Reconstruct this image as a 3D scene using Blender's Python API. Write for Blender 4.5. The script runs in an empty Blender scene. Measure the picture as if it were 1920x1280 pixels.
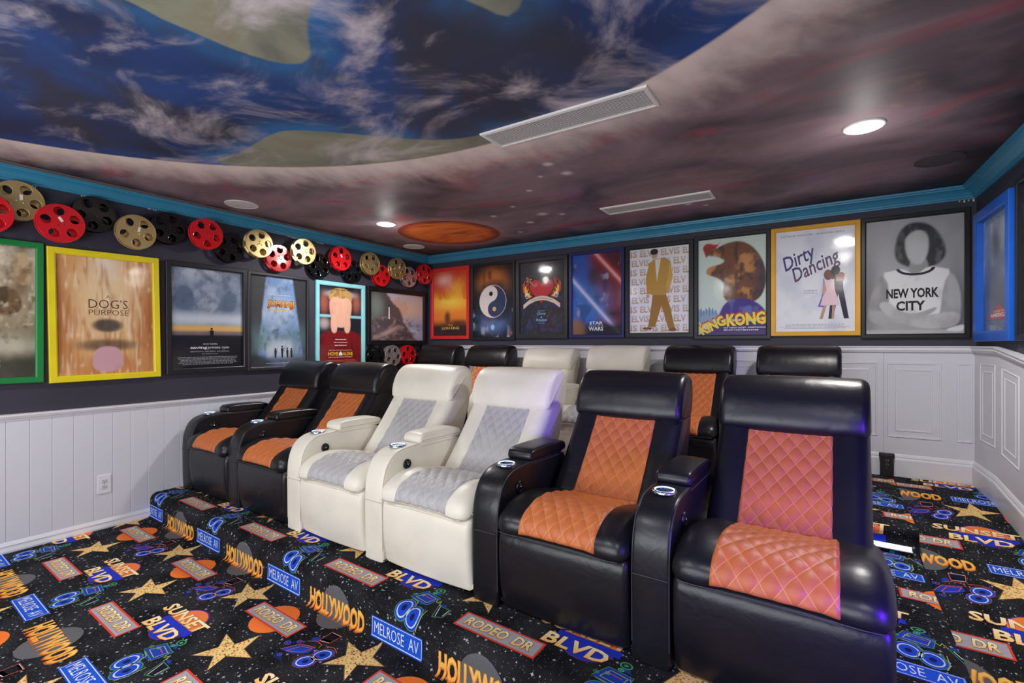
import bpy, bmesh, math, random
import numpy as np
from mathutils import Vector, Matrix

SC = bpy.context.scene
COL = SC.collection
rnd = random.Random(7)
R = math.radians

# ------------------------------------------------------------------ camera
cam_d = bpy.data.cameras.new('camera')
cam_d.sensor_width = 36.0
cam_d.lens = 36.0 * 911.7 / 1920.0
cam_d.shift_y = 5.0 / 1920.0
cam_d.clip_start = 0.02
cam = bpy.data.objects.new('camera', cam_d)
COL.objects.link(cam)
cam.location = (0, 0, 1.40)
cam.rotation_euler = (R(90), 0, R(33))
SC.camera = cam

# ------------------------------------------------------------------ world, lights, exposure
w = bpy.data.worlds.new('world'); SC.world = w; w.use_nodes = True
w.node_tree.nodes['Background'].inputs[0].default_value = (.6, .65, .75, 1)
w.node_tree.nodes['Background'].inputs[1].default_value = 0.0
SC.view_settings.view_transform = 'Standard'
SC.view_settings.look = 'None'
SC.view_settings.gamma = 1.0
SC.view_settings.exposure = -0.14
SC.view_settings.use_curve_mapping = False
SC.cycles.use_denoising = True
SC.cycles.max_bounces = 8
SC.cycles.diffuse_bounces = 5
SC.cycles.glossy_bounces = 4
SC.cycles.sample_clamp_indirect = 6.0
CEIL = 2.595
DOWN = [(.166, 3.284), (-3.672, 3.363), (.166, -.55), (-3.672, -.45), (-1.75, -.50)]
DOWN_W = [32, 32, 29, 29, 29]
for (x, y), p in zip(DOWN, DOWN_W):
    l = bpy.data.lights.new('downlight_lamp', 'AREA'); l.shape = 'DISK'; l.size = .17
    l.energy = p; l.color = (1.0, .965, .93); l.spread = R(172)
    o = bpy.data.objects.new('downlight_lamp', l); COL.objects.link(o)
    o.location = (x, y, CEIL - .035)
    l = bpy.data.lights.new('downlight_halo_fill', 'POINT'); l.energy = 3.0; l.color = (1.0, .97, .94); l.shadow_soft_size = .05   # added point lamp hung below the lens to put a halo on the ceiling
    o = bpy.data.objects.new('downlight_halo_fill', l); COL.objects.link(o); o.location = (x, y, CEIL - .20)
# violet LED accent lamp on the right wall just ahead of the camera, and an added unseen area light behind it, tilted up to fill room and ceiling
l = bpy.data.lights.new('violet_accent_lamp', 'SPOT'); l.spot_size = R(54); l.spot_blend = .8; l.shadow_soft_size = .30
l.energy = 340; l.color = (.10, .01, 1.0)
o = bpy.data.objects.new('violet_accent_lamp', l); COL.objects.link(o)
o.location = (.93, 1.05, .98)
o.rotation_euler = Vector((-1.02, 1.28, -.26)).to_track_quat('-Z', 'Y').to_euler()
l = bpy.data.lights.new('front_fill_light', 'AREA'); l.shape = 'RECTANGLE'; l.size = 3.6; l.size_y = 1.9
l.energy = 235; l.color = (.93, .96, 1.0)
o = bpy.data.objects.new('front_fill_light', l); COL.objects.link(o)
o.location = (-1.6, -1.95, 1.15); o.rotation_euler = (R(90 + 47), 0, 0)

# ------------------------------------------------------------------ helpers
def lin(c, a=1.0):
    """8-bit sRGB -> linear rgba"""
    out = []
    for v in c[:3]:
        v = v / 255.0
        out.append(v / 12.92 if v <= .04045 else ((v + .055) / 1.055) ** 2.4)
    return (*out, a)

_m = {}
def mat(name, rgb, rough=.5, metal=0.0, bump=0.0, bscale=60.0, spec=.5, coat=0.0, var=0.0, vscale=6.0, emit=None, estr=0.0, detail=4.0, bdist=.002):
    if name in _m: return _m[name]
    m = bpy.data.materials.new(name); m.use_nodes = True; _m[name] = m
    nt = m.node_tree; b = nt.nodes['Principled BSDF']; N, K = nt.nodes, nt.links
    b.inputs['Base Color'].default_value = lin(rgb)
    b.inputs['Roughness'].default_value = rough
    b.inputs['Metallic'].default_value = metal
    b.inputs['Specular IOR Level'].default_value = spec
    if coat: b.inputs['Coat Weight'].default_value = coat; b.inputs['Coat Roughness'].default_value = .06
    if emit: b.inputs['Emission Color'].default_value = lin(emit); b.inputs['Emission Strength'].default_value = estr
    tc = N.new('ShaderNodeTexCoord')
    if var:
        n = N.new('ShaderNodeTexNoise'); n.inputs['Scale'].default_value = vscale; n.inputs['Detail'].default_value = 5
        K.new(tc.outputs['Object'], n.inputs['Vector'])
        r = N.new('ShaderNodeValToRGB'); K.new(n.outputs['Fac'], r.inputs['Fac'])
        c = lin(rgb)
        r.color_ramp.elements[0].position = .3; r.color_ramp.elements[1].position = .7
        r.color_ramp.elements[0].color = (*[v * (1 - var) for v in c[:3]], 1)
        r.color_ramp.elements[1].color = (*[min(1, v * (1 + var)) for v in c[:3]], 1)
        K.new(r.outputs['Color'], b.inputs['Base Color'])
    if bump:
        n = N.new('ShaderNodeTexNoise'); n.inputs['Scale'].default_value = bscale; n.inputs['Detail'].default_value = detail
        K.new(tc.outputs['Object'], n.inputs['Vector'])
        bp = N.new('ShaderNodeBump'); bp.inputs['Strength'].default_value = bump; bp.inputs['Distance'].default_value = bdist
        K.new(n.outputs['Fac'], bp.inputs['Height']); K.new(bp.outputs['Normal'], b.inputs['Normal'])
    return m

def leather(name, rgb, rough=.38):
    """soft leather: fine grain plus broad wrinkles"""
    m = mat(name, rgb, rough=rough, var=.10, vscale=3.0, spec=.45)
    nt = m.node_tree; N, K = nt.nodes, nt.links; b = N['Principled BSDF']
    tc = N.new('ShaderNodeTexCoord')
    n1 = N.new('ShaderNodeTexNoise'); n1.inputs['Scale'].default_value = 260; n1.inputs['Detail'].default_value = 2
    n2 = N.new('ShaderNodeTexNoise'); n2.inputs['Scale'].default_value = 7; n2.inputs['Detail'].default_value = 3
    n2.inputs['Distortion'].default_value = .8
    K.new(tc.outputs['Object'], n1.inputs['Vector']); K.new(tc.outputs['Object'], n2.inputs['Vector'])
    b1 = N.new('ShaderNodeBump'); b1.inputs['Strength'].default_value = .10; b1.inputs['Distance'].default_value = .002
    b2 = N.new('ShaderNodeBump'); b2.inputs['Strength'].default_value = .30; b2.inputs['Distance'].default_value = .012
    K.new(n2.outputs['Fac'], b2.inputs['Height']); K.new(n1.outputs['Fac'], b1.inputs['Height'])
    K.new(b2.outputs['Normal'], b1.inputs['Normal']); K.new(b1.outputs['Normal'], b.inputs['Normal'])
    return m

def quilt_mat(name, rgb, thread, rough=.4):
    """quilted leather: pale thread along the diamond seams (uv = diamond coordinates)"""
    m = bpy.data.materials.new(name); m.use_nodes = True
    nt = m.node_tree; N, K = nt.nodes, nt.links; b = N['Principled BSDF']
    b.inputs['Roughness'].default_value = rough
    uv = N.new('ShaderNodeUVMap'); uv.uv_map = 'UVMap'
    sp = N.new('ShaderNodeSeparateXYZ'); K.new(uv.outputs['UV'], sp.inputs[0])
    ds = []
    for ax in ('X', 'Y'):
        f = N.new('ShaderNodeMath'); f.operation = 'PINGPONG'; f.inputs[1].default_value = .5
        K.new(sp.outputs[ax], f.inputs[0]); ds.append(f)
    mn = N.new('ShaderNodeMath'); mn.operation = 'MINIMUM'
    K.new(ds[0].outputs[0], mn.inputs[0]); K.new(ds[1].outputs[0], mn.inputs[1])
    lt = N.new('ShaderNodeMath'); lt.operation = 'LESS_THAN'; lt.inputs[1].default_value = .022
    K.new(mn.outputs[0], lt.inputs[0])
    tc = N.new('ShaderNodeTexCoord'); n = N.new('ShaderNodeTexNoise'); n.inputs['Scale'].default_value = 14
    K.new(tc.outputs['Object'], n.inputs['Vector'])
    mx0 = N.new('ShaderNodeMix'); mx0.data_type = 'RGBA'
    c = lin(rgb)
    mx0.inputs[6].default_value = (*[v * .86 for v in c[:3]], 1); mx0.inputs[7].default_value = (*[min(1, v * 1.12) for v in c[:3]], 1)
    K.new(n.outputs['Fac'], mx0.inputs[0])
    mx = N.new('ShaderNodeMix'); mx.data_type = 'RGBA'
    K.new(lt.outputs[0], mx.inputs[0]); K.new(mx0.outputs[2], mx.inputs[6]); mx.inputs[7].default_value = lin(thread)
    K.new(mx.outputs[2], b.inputs['Base Color'])
    return m

def print_mat(name, rough=.6, fuzzy=0.0):
    """flat print: colours stored on the mesh"""
    m = bpy.data.materials.new(name); m.use_nodes = True
    nt = m.node_tree; N, K = nt.nodes, nt.links; b = N['Principled BSDF']
    b.inputs['Roughness'].default_value = rough; b.inputs['Specular IOR Level'].default_value = .25
    a = N.new('ShaderNodeAttribute'); a.attribute_name = 'Col'
    if fuzzy:
        tc = N.new('ShaderNodeTexCoord'); n = N.new('ShaderNodeTexNoise'); n.inputs['Scale'].default_value = 420; n.inputs['Detail'].default_value = 2
        K.new(tc.outputs['Object'], n.inputs['Vector'])
        mr = N.new('ShaderNodeMapRange'); mr.inputs[1].default_value = .3; mr.inputs[2].default_value = .7
        mr.inputs[3].default_value = 1 - fuzzy; mr.inputs[4].default_value = 1 + fuzzy * .6
        K.new(n.outputs['Fac'], mr.inputs[0])
        vm = N.new('ShaderNodeVectorMath'); vm.operation = 'SCALE'
        K.new(a.outputs['Color'], vm.inputs[0]); K.new(mr.outputs[0], vm.inputs['Scale'])
        K.new(vm.outputs[0], b.inputs['Base Color'])
        bp = N.new('ShaderNodeBump'); bp.inputs['Strength'].default_value = .4; bp.inputs['Distance'].default_value = .002
        K.new(n.outputs['Fac'], bp.inputs['Height']); K.new(bp.outputs['Normal'], b.inputs['Normal'])
    else:
        K.new(a.outputs['Color'], b.inputs['Base Color'])
    return m

def tag(o, label=None, cat=None, group=None, kind=None):
    if label: o['label'] = label
    if cat: o['category'] = cat
    if group: o['group'] = group
    if kind: o['kind'] = kind
    return o

def obj(name, me, parent=None, m=None, smooth=False):
    if m is not None and not me.materials: me.materials.append(m)
    if smooth:
        me.polygons.foreach_set('use_smooth', [True] * len(me.polygons))
    o = bpy.data.objects.new(name, me); COL.objects.link(o)
    if parent: o.parent = parent
    return o

def empty(name, loc=(0, 0, 0), rot=(0, 0, 0)):
    o = bpy.data.objects.new(name, None); COL.objects.link(o)
    o.location = loc; o.rotation_euler = rot; o.empty_display_size = .05
    return o

def mesh(name, v, f):
    me = bpy.data.meshes.new(name); me.from_pydata([tuple(map(float, p)) for p in v], [], [tuple(int(i) for i in q) for q in f]); me.update()
    return me

def from_bm(name, bm):
    bmesh.ops.recalc_face_normals(bm, faces=bm.faces)
    me = bpy.data.meshes.new(name); bm.to_mesh(me); bm.free(); return me

def box_bm(bm, x0, x1, y0, y1, z0, z1, bev=0.0, seg=2):
    vs = [bm.verts.new(p) for p in [(x0, y0, z0), (x1, y0, z0), (x1, y1, z0), (x0, y1, z0), (x0, y0, z1), (x1, y0, z1), (x1, y1, z1), (x0, y1, z1)]]
    fs = [bm.faces.new([vs[i] for i in q]) for q in [(3, 2, 1, 0), (4, 5, 6, 7), (0, 1, 5, 4), (1, 2, 6, 5), (2, 3, 7, 6), (3, 0, 4, 7)]]
    if bev:
        es = list({e for f in fs for e in f.edges})
        bmesh.ops.bevel(bm, geom=es, offset=bev, segments=seg, affect='EDGES', profile=.5)
    return bm

def box(name, x0, x1, y0, y1, z0, z1, m, parent=None, bev=0.0, seg=2):
    bm = bmesh.new(); box_bm(bm, x0, x1, y0, y1, z0, z1, bev, seg)
    return obj(name, from_bm(name, bm), parent, m)

def tube_bm(bm, pts, r, n=6, closed=False):
    pts = [Vector(p) for p in pts]; rings = []
    for i, p in enumerate(pts):
        if closed: t = pts[(i + 1) % len(pts)] - pts[i - 1]
        else: t = pts[min(i + 1, len(pts) - 1)] - pts[max(i - 1, 0)]
        t.normalize(); a = Vector((0, 0, 1)) if abs(t.z) < .9 else Vector((1, 0, 0))
        u = t.cross(a).normalized(); v = t.cross(u)
        rings.append([bm.verts.new(p + r * (math.cos(2 * math.pi * k / n) * u + math.sin(2 * math.pi * k / n) * v)) for k in range(n)])
    m_ = len(rings)
    for i in range(m_ if closed else m_ - 1):
        a, b = rings[i], rings[(i + 1) % m_]
        for k in range(n): bm.faces.new([a[k], a[(k + 1) % n], b[(k + 1) % n], b[k]])
    return bm

def lathe(name, prof, n=32, axis='z'):
    """prof: list of (r, h) revolved about z"""
    v, f = [], []
    for r, h in prof:
        for k in range(n):
            a = 2 * math.pi * k / n; v.append((r * math.cos(a), r * math.sin(a), h))
    for i in range(len(prof) - 1):
        for k in range(n):
            f.append((i * n + k, i * n + (k + 1) % n, (i + 1) * n + (k + 1) % n, (i + 1) * n + k))
    return mesh(name, v, f)

def chaikin(p, it=2, closed=True):
    p = [np.array(q, float) for q in p]
    for _ in range(it):
        q = []
        n = len(p)
        for i in range(n if closed else n - 1):
            a, b = p[i], p[(i + 1) % n]
            q += [a * .75 + b * .25, a * .25 + b * .75]
        if not closed: q = [p[0]] + q + [p[-1]]
        p = q
    return p

class Prof:
    """closed side profile (y,z), outward normals by arc length"""
    def __init__(s, pts, it=2):
        P = np.array(chaikin(pts, it)); s.P = P
        nx = np.roll(P, -1, 0) - np.roll(P, 1, 0); nx /= np.linalg.norm(nx, axis=1)[:, None]
        Nn = np.c_[nx[:, 1], -nx[:, 0]]
        area = .5 * np.sum(P[:, 0] * np.roll(P[:, 1], -1) - np.roll(P[:, 0], -1) * P[:, 1])
        s.N = Nn if area > 0 else -Nn
        d = np.linalg.norm(np.roll(P, -1, 0) - P, axis=1); s.S = np.r_[0, np.cumsum(d)]
    def at(s, t):
        L = s.S[-1]; t = t % L; i = min(np.searchsorted(s.S, t, 'right') - 1, len(s.P) - 1)
        k = (t - s.S[i]) / max(1e-9, s.S[i + 1] - s.S[i]); j = (i + 1) % len(s.P)
        n = s.N[i] * (1 - k) + s.N[j] * k
        return s.P[i] * (1 - k) + s.P[j] * k, n / np.linalg.norm(n)
    def near(s, y, z):
        i = np.argmin(np.hypot(s.P[:, 0] - y, s.P[:, 1] - z)); return s.S[i]

def extrude(name, prof, x0, x1, r, out=lambda x: 0.0, seg=5, mid=14, m=None, parent=None):
    """rounded extrusion of a side profile across x; out(x) puffs the surface outward"""
    xs = []
    for k in range(seg + 1):
        a = math.pi / 2 * k / seg; xs.append((x0 + r * (1 - math.cos(a)), r * (1 - math.sin(a))))
    for k in range(1, mid): xs.append((x0 + r + (x1 - x0 - 2 * r) * k / mid, 0.0))
    for k in range(seg, -1, -1):
        a = math.pi / 2 * k / seg; xs.append((x1 - r * (1 - math.cos(a)), r * (1 - math.sin(a))))
    v, f = [], []; n = len(prof.P)
    for x, ins in xs:
        Q = prof.P - prof.N * (ins - out(x))
        v += [(x, q[0], q[1]) for q in Q]
    for i in range(len(xs) - 1):
        for k in range(n):
            f.append((i * n + k, i * n + (k + 1) % n, (i + 1) * n + (k + 1) % n, (i + 1) * n + k))
    f.append(tuple(range(n))); f.append(tuple(range((len(xs) - 1) * n, len(xs) * n)))
    me = mesh(name, v, f)
    bm = bmesh.new(); bm.from_mesh(me); bmesh.ops.recalc_face_normals(bm, faces=bm.faces); bm.to_mesh(me); bm.free()
    if m: me.materials.append(m)
    me.polygons.foreach_set('use_smooth', [True] * len(me.polygons))
    return me

# ---- lettering: built-in font turned into triangles
_tx = {}
def text2d(body, fat=0.0, shear=0.0):
    k = (body, fat, shear)
    if k in _tx: return _tx[k]
    c = bpy.data.curves.new('t', 'FONT'); c.body = body; c.size = 1; c.offset = fat; c.shear = shear; c.resolution_u = 2
    c.fill_mode = 'FRONT' if hasattr(c, 'fill_mode') else c.fill_mode
    o = bpy.data.objects.new('t', c); COL.objects.link(o)
    dg = bpy.context.evaluated_depsgraph_get(); dg.update()
    me = bpy.data.meshes.new_from_object(o.evaluated_get(dg))
    v = np.array([p.co[:2] for p in me.vertices]); f = [tuple(p.vertices) for p in me.polygons]
    bpy.data.objects.remove(o); bpy.data.curves.remove(c); bpy.data.meshes.remove(me)
    _tx[k] = (v, f); return _tx[k]

class Print:
    """flat coloured shapes in layers: (u, v) polygons with a colour or a vertical colour gradient"""
    def __init__(s): s.v, s.f, s.c = [], [], []
    def poly(s, pts, col, layer=1, col2=None):
        n = len(s.v); ys = [p[1] for p in pts]; lo, hi = min(ys), max(ys)
        for p in pts:
            s.v.append((p[0], p[1], layer)); s.c.append(s.mix(col, col2, (p[1] - lo) / (hi - lo + 1e-9)))
        s.f.append(tuple(range(n, n + len(pts)))); return s
    def mix(s, a, b, k):
        a = lin(a)
        if b is None: return a
        b = lin(b); return tuple(a[i] * (1 - k) + b[i] * k for i in range(4))
    def disc(s, x, y, rx, ry, col, layer=1, col2=None, a0=0, a1=360, n=28, rot=0):
        P = []
        m_ = n if a1 - a0 >= 360 else n + 1
        for k in range(m_):
            a = R(a0 + (a1 - a0) * k / n); px, py = rx * math.cos(a), ry * math.sin(a)
            P.append((x + px * math.cos(rot) - py * math.sin(rot), y + px * math.sin(rot) + py * math.cos(rot)))
        return s.poly(P, col, layer, col2)
    def ring(s, x, y, r0, r1, col, layer=1, k=1.0, rot=0, n=24):
        for i in range(n):
            P = []
            for a, r in ((i, r0), (i, r1), (i + 1, r1), (i + 1, r0)):
                a = 2 * math.pi * a / n; px, py = r * math.cos(a), r * k * math.sin(a)
                P.append((x + px * math.cos(rot) - py * math.sin(rot), y + px * math.sin(rot) + py * math.cos(rot)))
            s.poly(P, col, layer)
        return s
    def line(s, pts, wd, col, layer=1):
        for a, b in zip(pts[:-1], pts[1:]):
            d = np.array(b, float) - a; L = np.hypot(*d)
            if L < 1e-6: continue
            n = np.array([-d[1], d[0]]) / L * wd / 2
            s.poly([tuple(np.array(a) - n), tuple(np.array(b) - n), tuple(np.array(b) + n), tuple(np.array(a) + n)], col, layer)
        return s
    def rect(s, x0, x1, y0, y1, col, layer=1, col2=None):
        return s.poly([(x0, y0), (x1, y0), (x1, y1), (x0, y1)], col, layer, col2)
    def text(s, body, x0, x1, y0, y1, col, layer=2, col2=None, fat=0.0, shear=0.0, grow=0.0, rot=0.0):
        """fit the word into the box; grow widens the outline evenly for a rim"""
        v0, _ = text2d(body, fat, shear); lo, hi = v0.min(0), v0.max(0)
        v, f = text2d(body, fat + grow, shear)
        q = (v - lo) / (hi - lo) * [x1 - x0, y1 - y0] + [x0, y0]
        t = np.clip((v[:, 1] - lo[1]) / (hi[1] - lo[1]), 0, 1)
        if rot:
            cx, cy = (x0 + x1) / 2, (y0 + y1) / 2; d = q - [cx, cy]; cr, sr = math.cos(rot), math.sin(rot)
            q = np.c_[d[:, 0] * cr - d[:, 1] * sr + cx, d[:, 0] * sr + d[:, 1] * cr + cy]
        n = len(s.v)
        for p, k in zip(q, t): s.v.append((p[0], p[1], layer)); s.c.append(s.mix(col, col2, k))
        s.f += [tuple(i + n for i in t_) for t_ in f]; return s
    def arrays(s): return np.array(s.v, float), s.f, np.array(s.c, float)

def print_mesh(name, v, f, c, m):
    """v (n,3) already placed, per-vertex colours"""
    me = mesh(name, v, f)
    a = me.color_attributes.new('Col', 'FLOAT_COLOR', 'POINT'); a.data.foreach_set('color', np.asarray(c, np.float32).ravel())
    me.materials.append(m); return me
# ------------------------------------------------------------------ the room
XL, YB, YF = -4.625, 5.0, -2.2
def xr(y): return 1.109 - .033 * y
XC = xr(YB)
RA = math.atan(.033)
H1, H2 = .1915, .3335          # front platform, back platform
SK = .0435                      # the carpet and the platforms run slightly askew
def unsk(u, yp): return yp - SK * (u + 4.5)

navy = mat('dark_navy_paint', (52, 50, 64), rough=.62, bump=.15, bscale=90, var=.08, vscale=2)
white = mat('white_trim_paint', (226, 226, 232), rough=.34, bump=.04, bscale=40)
whitew = mat('white_wainscot_paint', (214, 214, 222), rough=.4, bump=.05, bscale=30, var=.02, vscale=1.5)
teal = mat('teal_crown_paint', (52, 132, 166), rough=.42, bump=.08, bscale=50, var=.08, vscale=4)

def wall(name, v, f, m):
    o = obj(name, mesh(name, v, f), None, m); o['kind'] = 'structure'; return o
T = .12
wl = box('wall_left', XL - T, XL, YF, YB + T, -.1, 2.75, navy); wl['kind'] = 'structure'
wb = box('wall_back', XL, XC + .3, YB, YB + T, -.1, 2.75, navy); wb['kind'] = 'structure'
wf = box('wall_front', XL, xr(YF) + .1, YF - T, YF, -.1, 2.75, mat('front_wall_paint', (120, 118, 124), rough=.7)); wf['kind'] = 'structure'
a0, a1 = (xr(YF), YF), (xr(YB), YB)
wr = wall('wall_right', [(*a0, -.1), (*a1, -.1), (a1[0] + T, a1[1], -.1), (a0[0] + T, a0[1], -.1), (*a0, 2.75), (*a1, 2.75), (a1[0] + T, a1[1], 2.75), (a0[0] + T, a0[1], 2.75)],
          [(0, 1, 5, 4), (1, 2, 6, 5), (2, 3, 7, 6), (3, 0, 4, 7), (0, 3, 2, 1), (4, 5, 6, 7)], navy)

# --- ramp height along the right aisle
RY0, RS = 4.50, .13
def ramp_z(y): return max(0.0, H2 - RS * max(0.0, RY0 - y))
RYE = RY0 - H2 / RS

# --- crown mouldings: mitred runs of one profile
CR = [(0, 2.500), (.014, 2.500), (.016, 2.511), (.024, 2.514), (.026, 2.523), (.034, 2.534), (.046, 2.550), (.062, 2.562), (.078, 2.569), (.080, 2.578), (.092, 2.581), (.095, 2.5945), (0, 2.5945)]
def run(name, prof, A, B, nA, nB, m):
    """sweep (inset, z) between wall points A and B; nA, nB = inset directions (mitred) at the ends"""
    v = [(A[0] + nA[0] * p, A[1] + nA[1] * p, z) for p, z in prof] + [(B[0] + nB[0] * p, B[1] + nB[1] * p, z) for p, z in prof]
    n = len(prof); f = [(k, (k + 1) % n, n + (k + 1) % n, n + k) for k in range(n)] + [tuple(range(n)), tuple(range(n, 2 * n))]
    bm = bmesh.new(); me = mesh(name, v, f); bm.from_mesh(me); bmesh.ops.recalc_face_normals(bm, faces=bm.faces); bm.to_mesh(me); bm.free()
    o = obj(name, me, None, m); o['kind'] = 'structure'; return o
crL = run('trim_1', CR, (XL, YF), (XL, YB), (1, 0), (1, -1), teal)
crB = run('trim_2', CR, (XL, YB), (XC, YB), (1, -1), (-1, -1), teal)
crR = run('trim_3', CR, (XC, YB), (xr(YF), YF), (-1, -1), (-1, 0), teal)
bare = mat('bare_brown_ceiling_strip', (104, 88, 84), rough=.8, bump=.1, bscale=40)
sL = run('trim_4', [(.095, 2.586), (.128, 2.588), (.130, 2.5945), (.095, 2.5945)], (XL, YF), (XL, YB), (1, 0), (1, -1), bare)
chipm = mat('chipped_white_plaster', (214, 208, 200), rough=.9)
for yy, n in ((1.28, 7), (1.70, 4), (2.9, 9), (3.25, 5), (1.0, 3)):     # flaked paint below the crown
    for k in range(n):
        y = yy + k * .016 + rnd.uniform(-.004, .004); s_ = rnd.uniform(.003, .011); h = rnd.uniform(.003, .012)
        bm = bmesh.new(); box_bm(bm, XL, XL + .0025, y, y + s_ * 1.6, 2.5005 - h, 2.5005)
        o = obj('paint_chip', from_bm('paint_chip', bm), crL, chipm)
for k in range(4):
    bm = bmesh.new(); x = XC - .10 + .026 * k
    box_bm(bm, x, x + rnd.uniform(.006, .014), YB - .003, YB, 2.5 - rnd.uniform(.006, .02), 2.5)
    obj('paint_chip', from_bm('paint_chip', bm), crB, chipm)

# --- left wall: boarded wainscot, rail and baseboard
bm = bmesh.new(); PW = .1162
box_bm(bm, 0, .012, .0006, PW - .0006, 0, .825, .0022, 1); pl_me = from_bm('plank', bm); pl_me.materials.append(whitew)
y = .885 - 10 * PW
while y < YB - .01:
    if y + PW <= YB:
        o = bpy.data.objects.new('plank', pl_me); COL.objects.link(o); o.parent = wl; o.location = (XL, y, .068)
    y += PW
RL = [(0, .885), (.014, .885), (.016, .893), (.026, .899), (.030, .912), (.034, .914), (.034, .925), (0, .928)]
run('trim_5', RL, (XL, YF), (XL, YB), (1, 0), (1, -1), white)
BL_ = [(0, 0), (.020, 0), (.022, .012), (.018, .034), (.018, .044), (.021, .048), (.015, .066), (.010, .078), (0, .08)]
o = run('baseboard_left', BL_, (XL, YF), (XL, 2.0), (1, 0), (1, 0), white)

# --- back wall: white wainscot with moulded panels
bbk = box('wainscot_board', XL + .02, XC, YB - .014, YB, H2 - .01, 1.350, whitew, wb)
RB = [(0, 1.338), (.030, 1.338), (.032, 1.344), (.038, 1.352), (.038, 1.372), (.046, 1.376), (.046, 1.384), (0, 1.386)]
run('trim_6', RB, (XL, YB), (XC, YB), (0, -1), (-1, -1), white)
BB = [(0, H2), (.030, H2), (.032, H2 + .135), (.030, H2 + .142), (.024, H2 + .150), (.026, H2 + .158), (.020, H2 + .176), (.016, H2 + .182), (0, H2 + .184)]
run('baseboard_back', BB, (XL, YB), (XC, YB), (0, -1), (-1, -1), white)
def ring_bm(bm, x0, x1, z0, z1, wd, dep, shear=0.0):
    """raised picture-frame moulding in the x-z plane, standing out towards -y; shear drops z along x"""
    for ins, d0 in ((0, dep), (.052, dep * .75)):
        pr = [(0, 0), (.003, d0), (wd * .45, d0 * .5), (wd - .003, d0 * .8), (wd, 0)]
        loops = []
        for p, d in pr:
            i = ins + p
            loops.append([bm.verts.new((a, -d, b - shear * (a - x0))) for a, b in ((x0 + i, z0 + i), (x1 - i, z0 + i), (x1 - i, z1 - i), (x0 + i, z1 - i))])
        for a, b in zip(loops[:-1], loops[1:]):
            for k in range(4): bm.faces.new([a[k], a[(k + 1) % 4], b[(k + 1) % 4], b[k]])
xs = [(.829, .918), (.406, .742)]
x = .342
while x > XL + .3: xs.append((x - .336, x)); x -= .411
for x0, x1 in xs:
    bm = bmesh.new(); ring_bm(bm, 0, x1 - x0, 0, 1.252 - .650, .014 if x1 - x0 > .2 else .010, .008)
    if x1 - x0 < .2:
        bm.free(); bm = bmesh.new()
        pr = [(0, 0), (.003, .008), (.006, .004), (.011, .006), (.014, 0)]; loops = []
        for i, d in pr: loops.append([bm.verts.new((a, -d, b)) for a, b in ((i, i), (x1 - x0 - i, i), (x1 - x0 - i, .602 - i), (i, .602 - i))])
        for a, b in zip(loops[:-1], loops[1:]):
            for k in range(4): bm.faces.new([a[k], a[(k + 1) % 4], b[(k + 1) % 4], b[k]])
    o = obj('panel_molding', from_bm('panel_molding', bm), wb, white); o.location = (x0, YB - .014, .650)
bm = bmesh.new(); box_bm(bm, .3815, .3835, YB - .0148, YB - .0140, H2 + .18, 1.338)
obj('board_joint', from_bm('board_joint', bm), wb, mat('board_joint_grey', (150, 150, 156), rough=.8))  # thin grey strip marks the seam between two boards

# --- right wall: wainscot that steps down with the ramp
def rw_pt(y, off, z): return (xr(y) - off, y, z)
def run_right(name, prof, z_of, ys, m, parent=None):
    v, f = [], []; n = len(prof)
    for y in ys:
        v += [rw_pt(y, p, z_of(y) + z) for p, z in prof]
    for i in range(len(ys) - 1):
        for k in range(n): f.append((i * n + k, i * n + (k + 1) % n, (i + 1) * n + (k + 1) % n, (i + 1) * n + k))
    f += [tuple(range(n)), tuple(range((len(ys) - 1) * n, len(ys) * n))]
    bm = bmesh.new(); me = mesh(name, v, f); bm.from_mesh(me); bmesh.ops.recalc_face_normals(bm, faces=bm.faces); bm.to_mesh(me); bm.free()
    return obj(name, me, parent, m)
ys = [YB, RY0 - .06, RYE, YF]
def drop(y): return ramp_z(y + .06 if y < YB else y) if y < RY0 else H2
run_right('wainscot_board', [(0, -.02), (.014, -.02), (.014, 1.012), (0, 1.012)], drop, ys, whitew, wr)
o = run_right('trim_7', [(p, z - H2) for p, z in RB], drop, ys, white); o['kind'] = 'structure'
o = run_right('baseboard_right', [(p, z - H2) for p, z in BB], ramp_z, [YB, RY0, RYE, YF], white); o['kind'] = 'structure'
def right_panel(y0, y1, z0, z1, shear):
    bm = bmesh.new(); ring_bm(bm, 0, y0 - y1, 0, z1 - z0, .010, .004, shear)
    o = obj('panel_molding', from_bm('panel_molding', bm), wr, white)
    o.rotation_euler = (0, 0, R(-90) + RA); o.location = (xr(y0) - .0142, y0, z0)
right_panel(4.838, 4.515, .700, 1.258, 0)
y = 4.385
while y > RYE:
    zz = drop(y) - H2; right_panel(y, y - .30, .690 + zz, 1.250 + zz, RS); y -= .395

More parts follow.
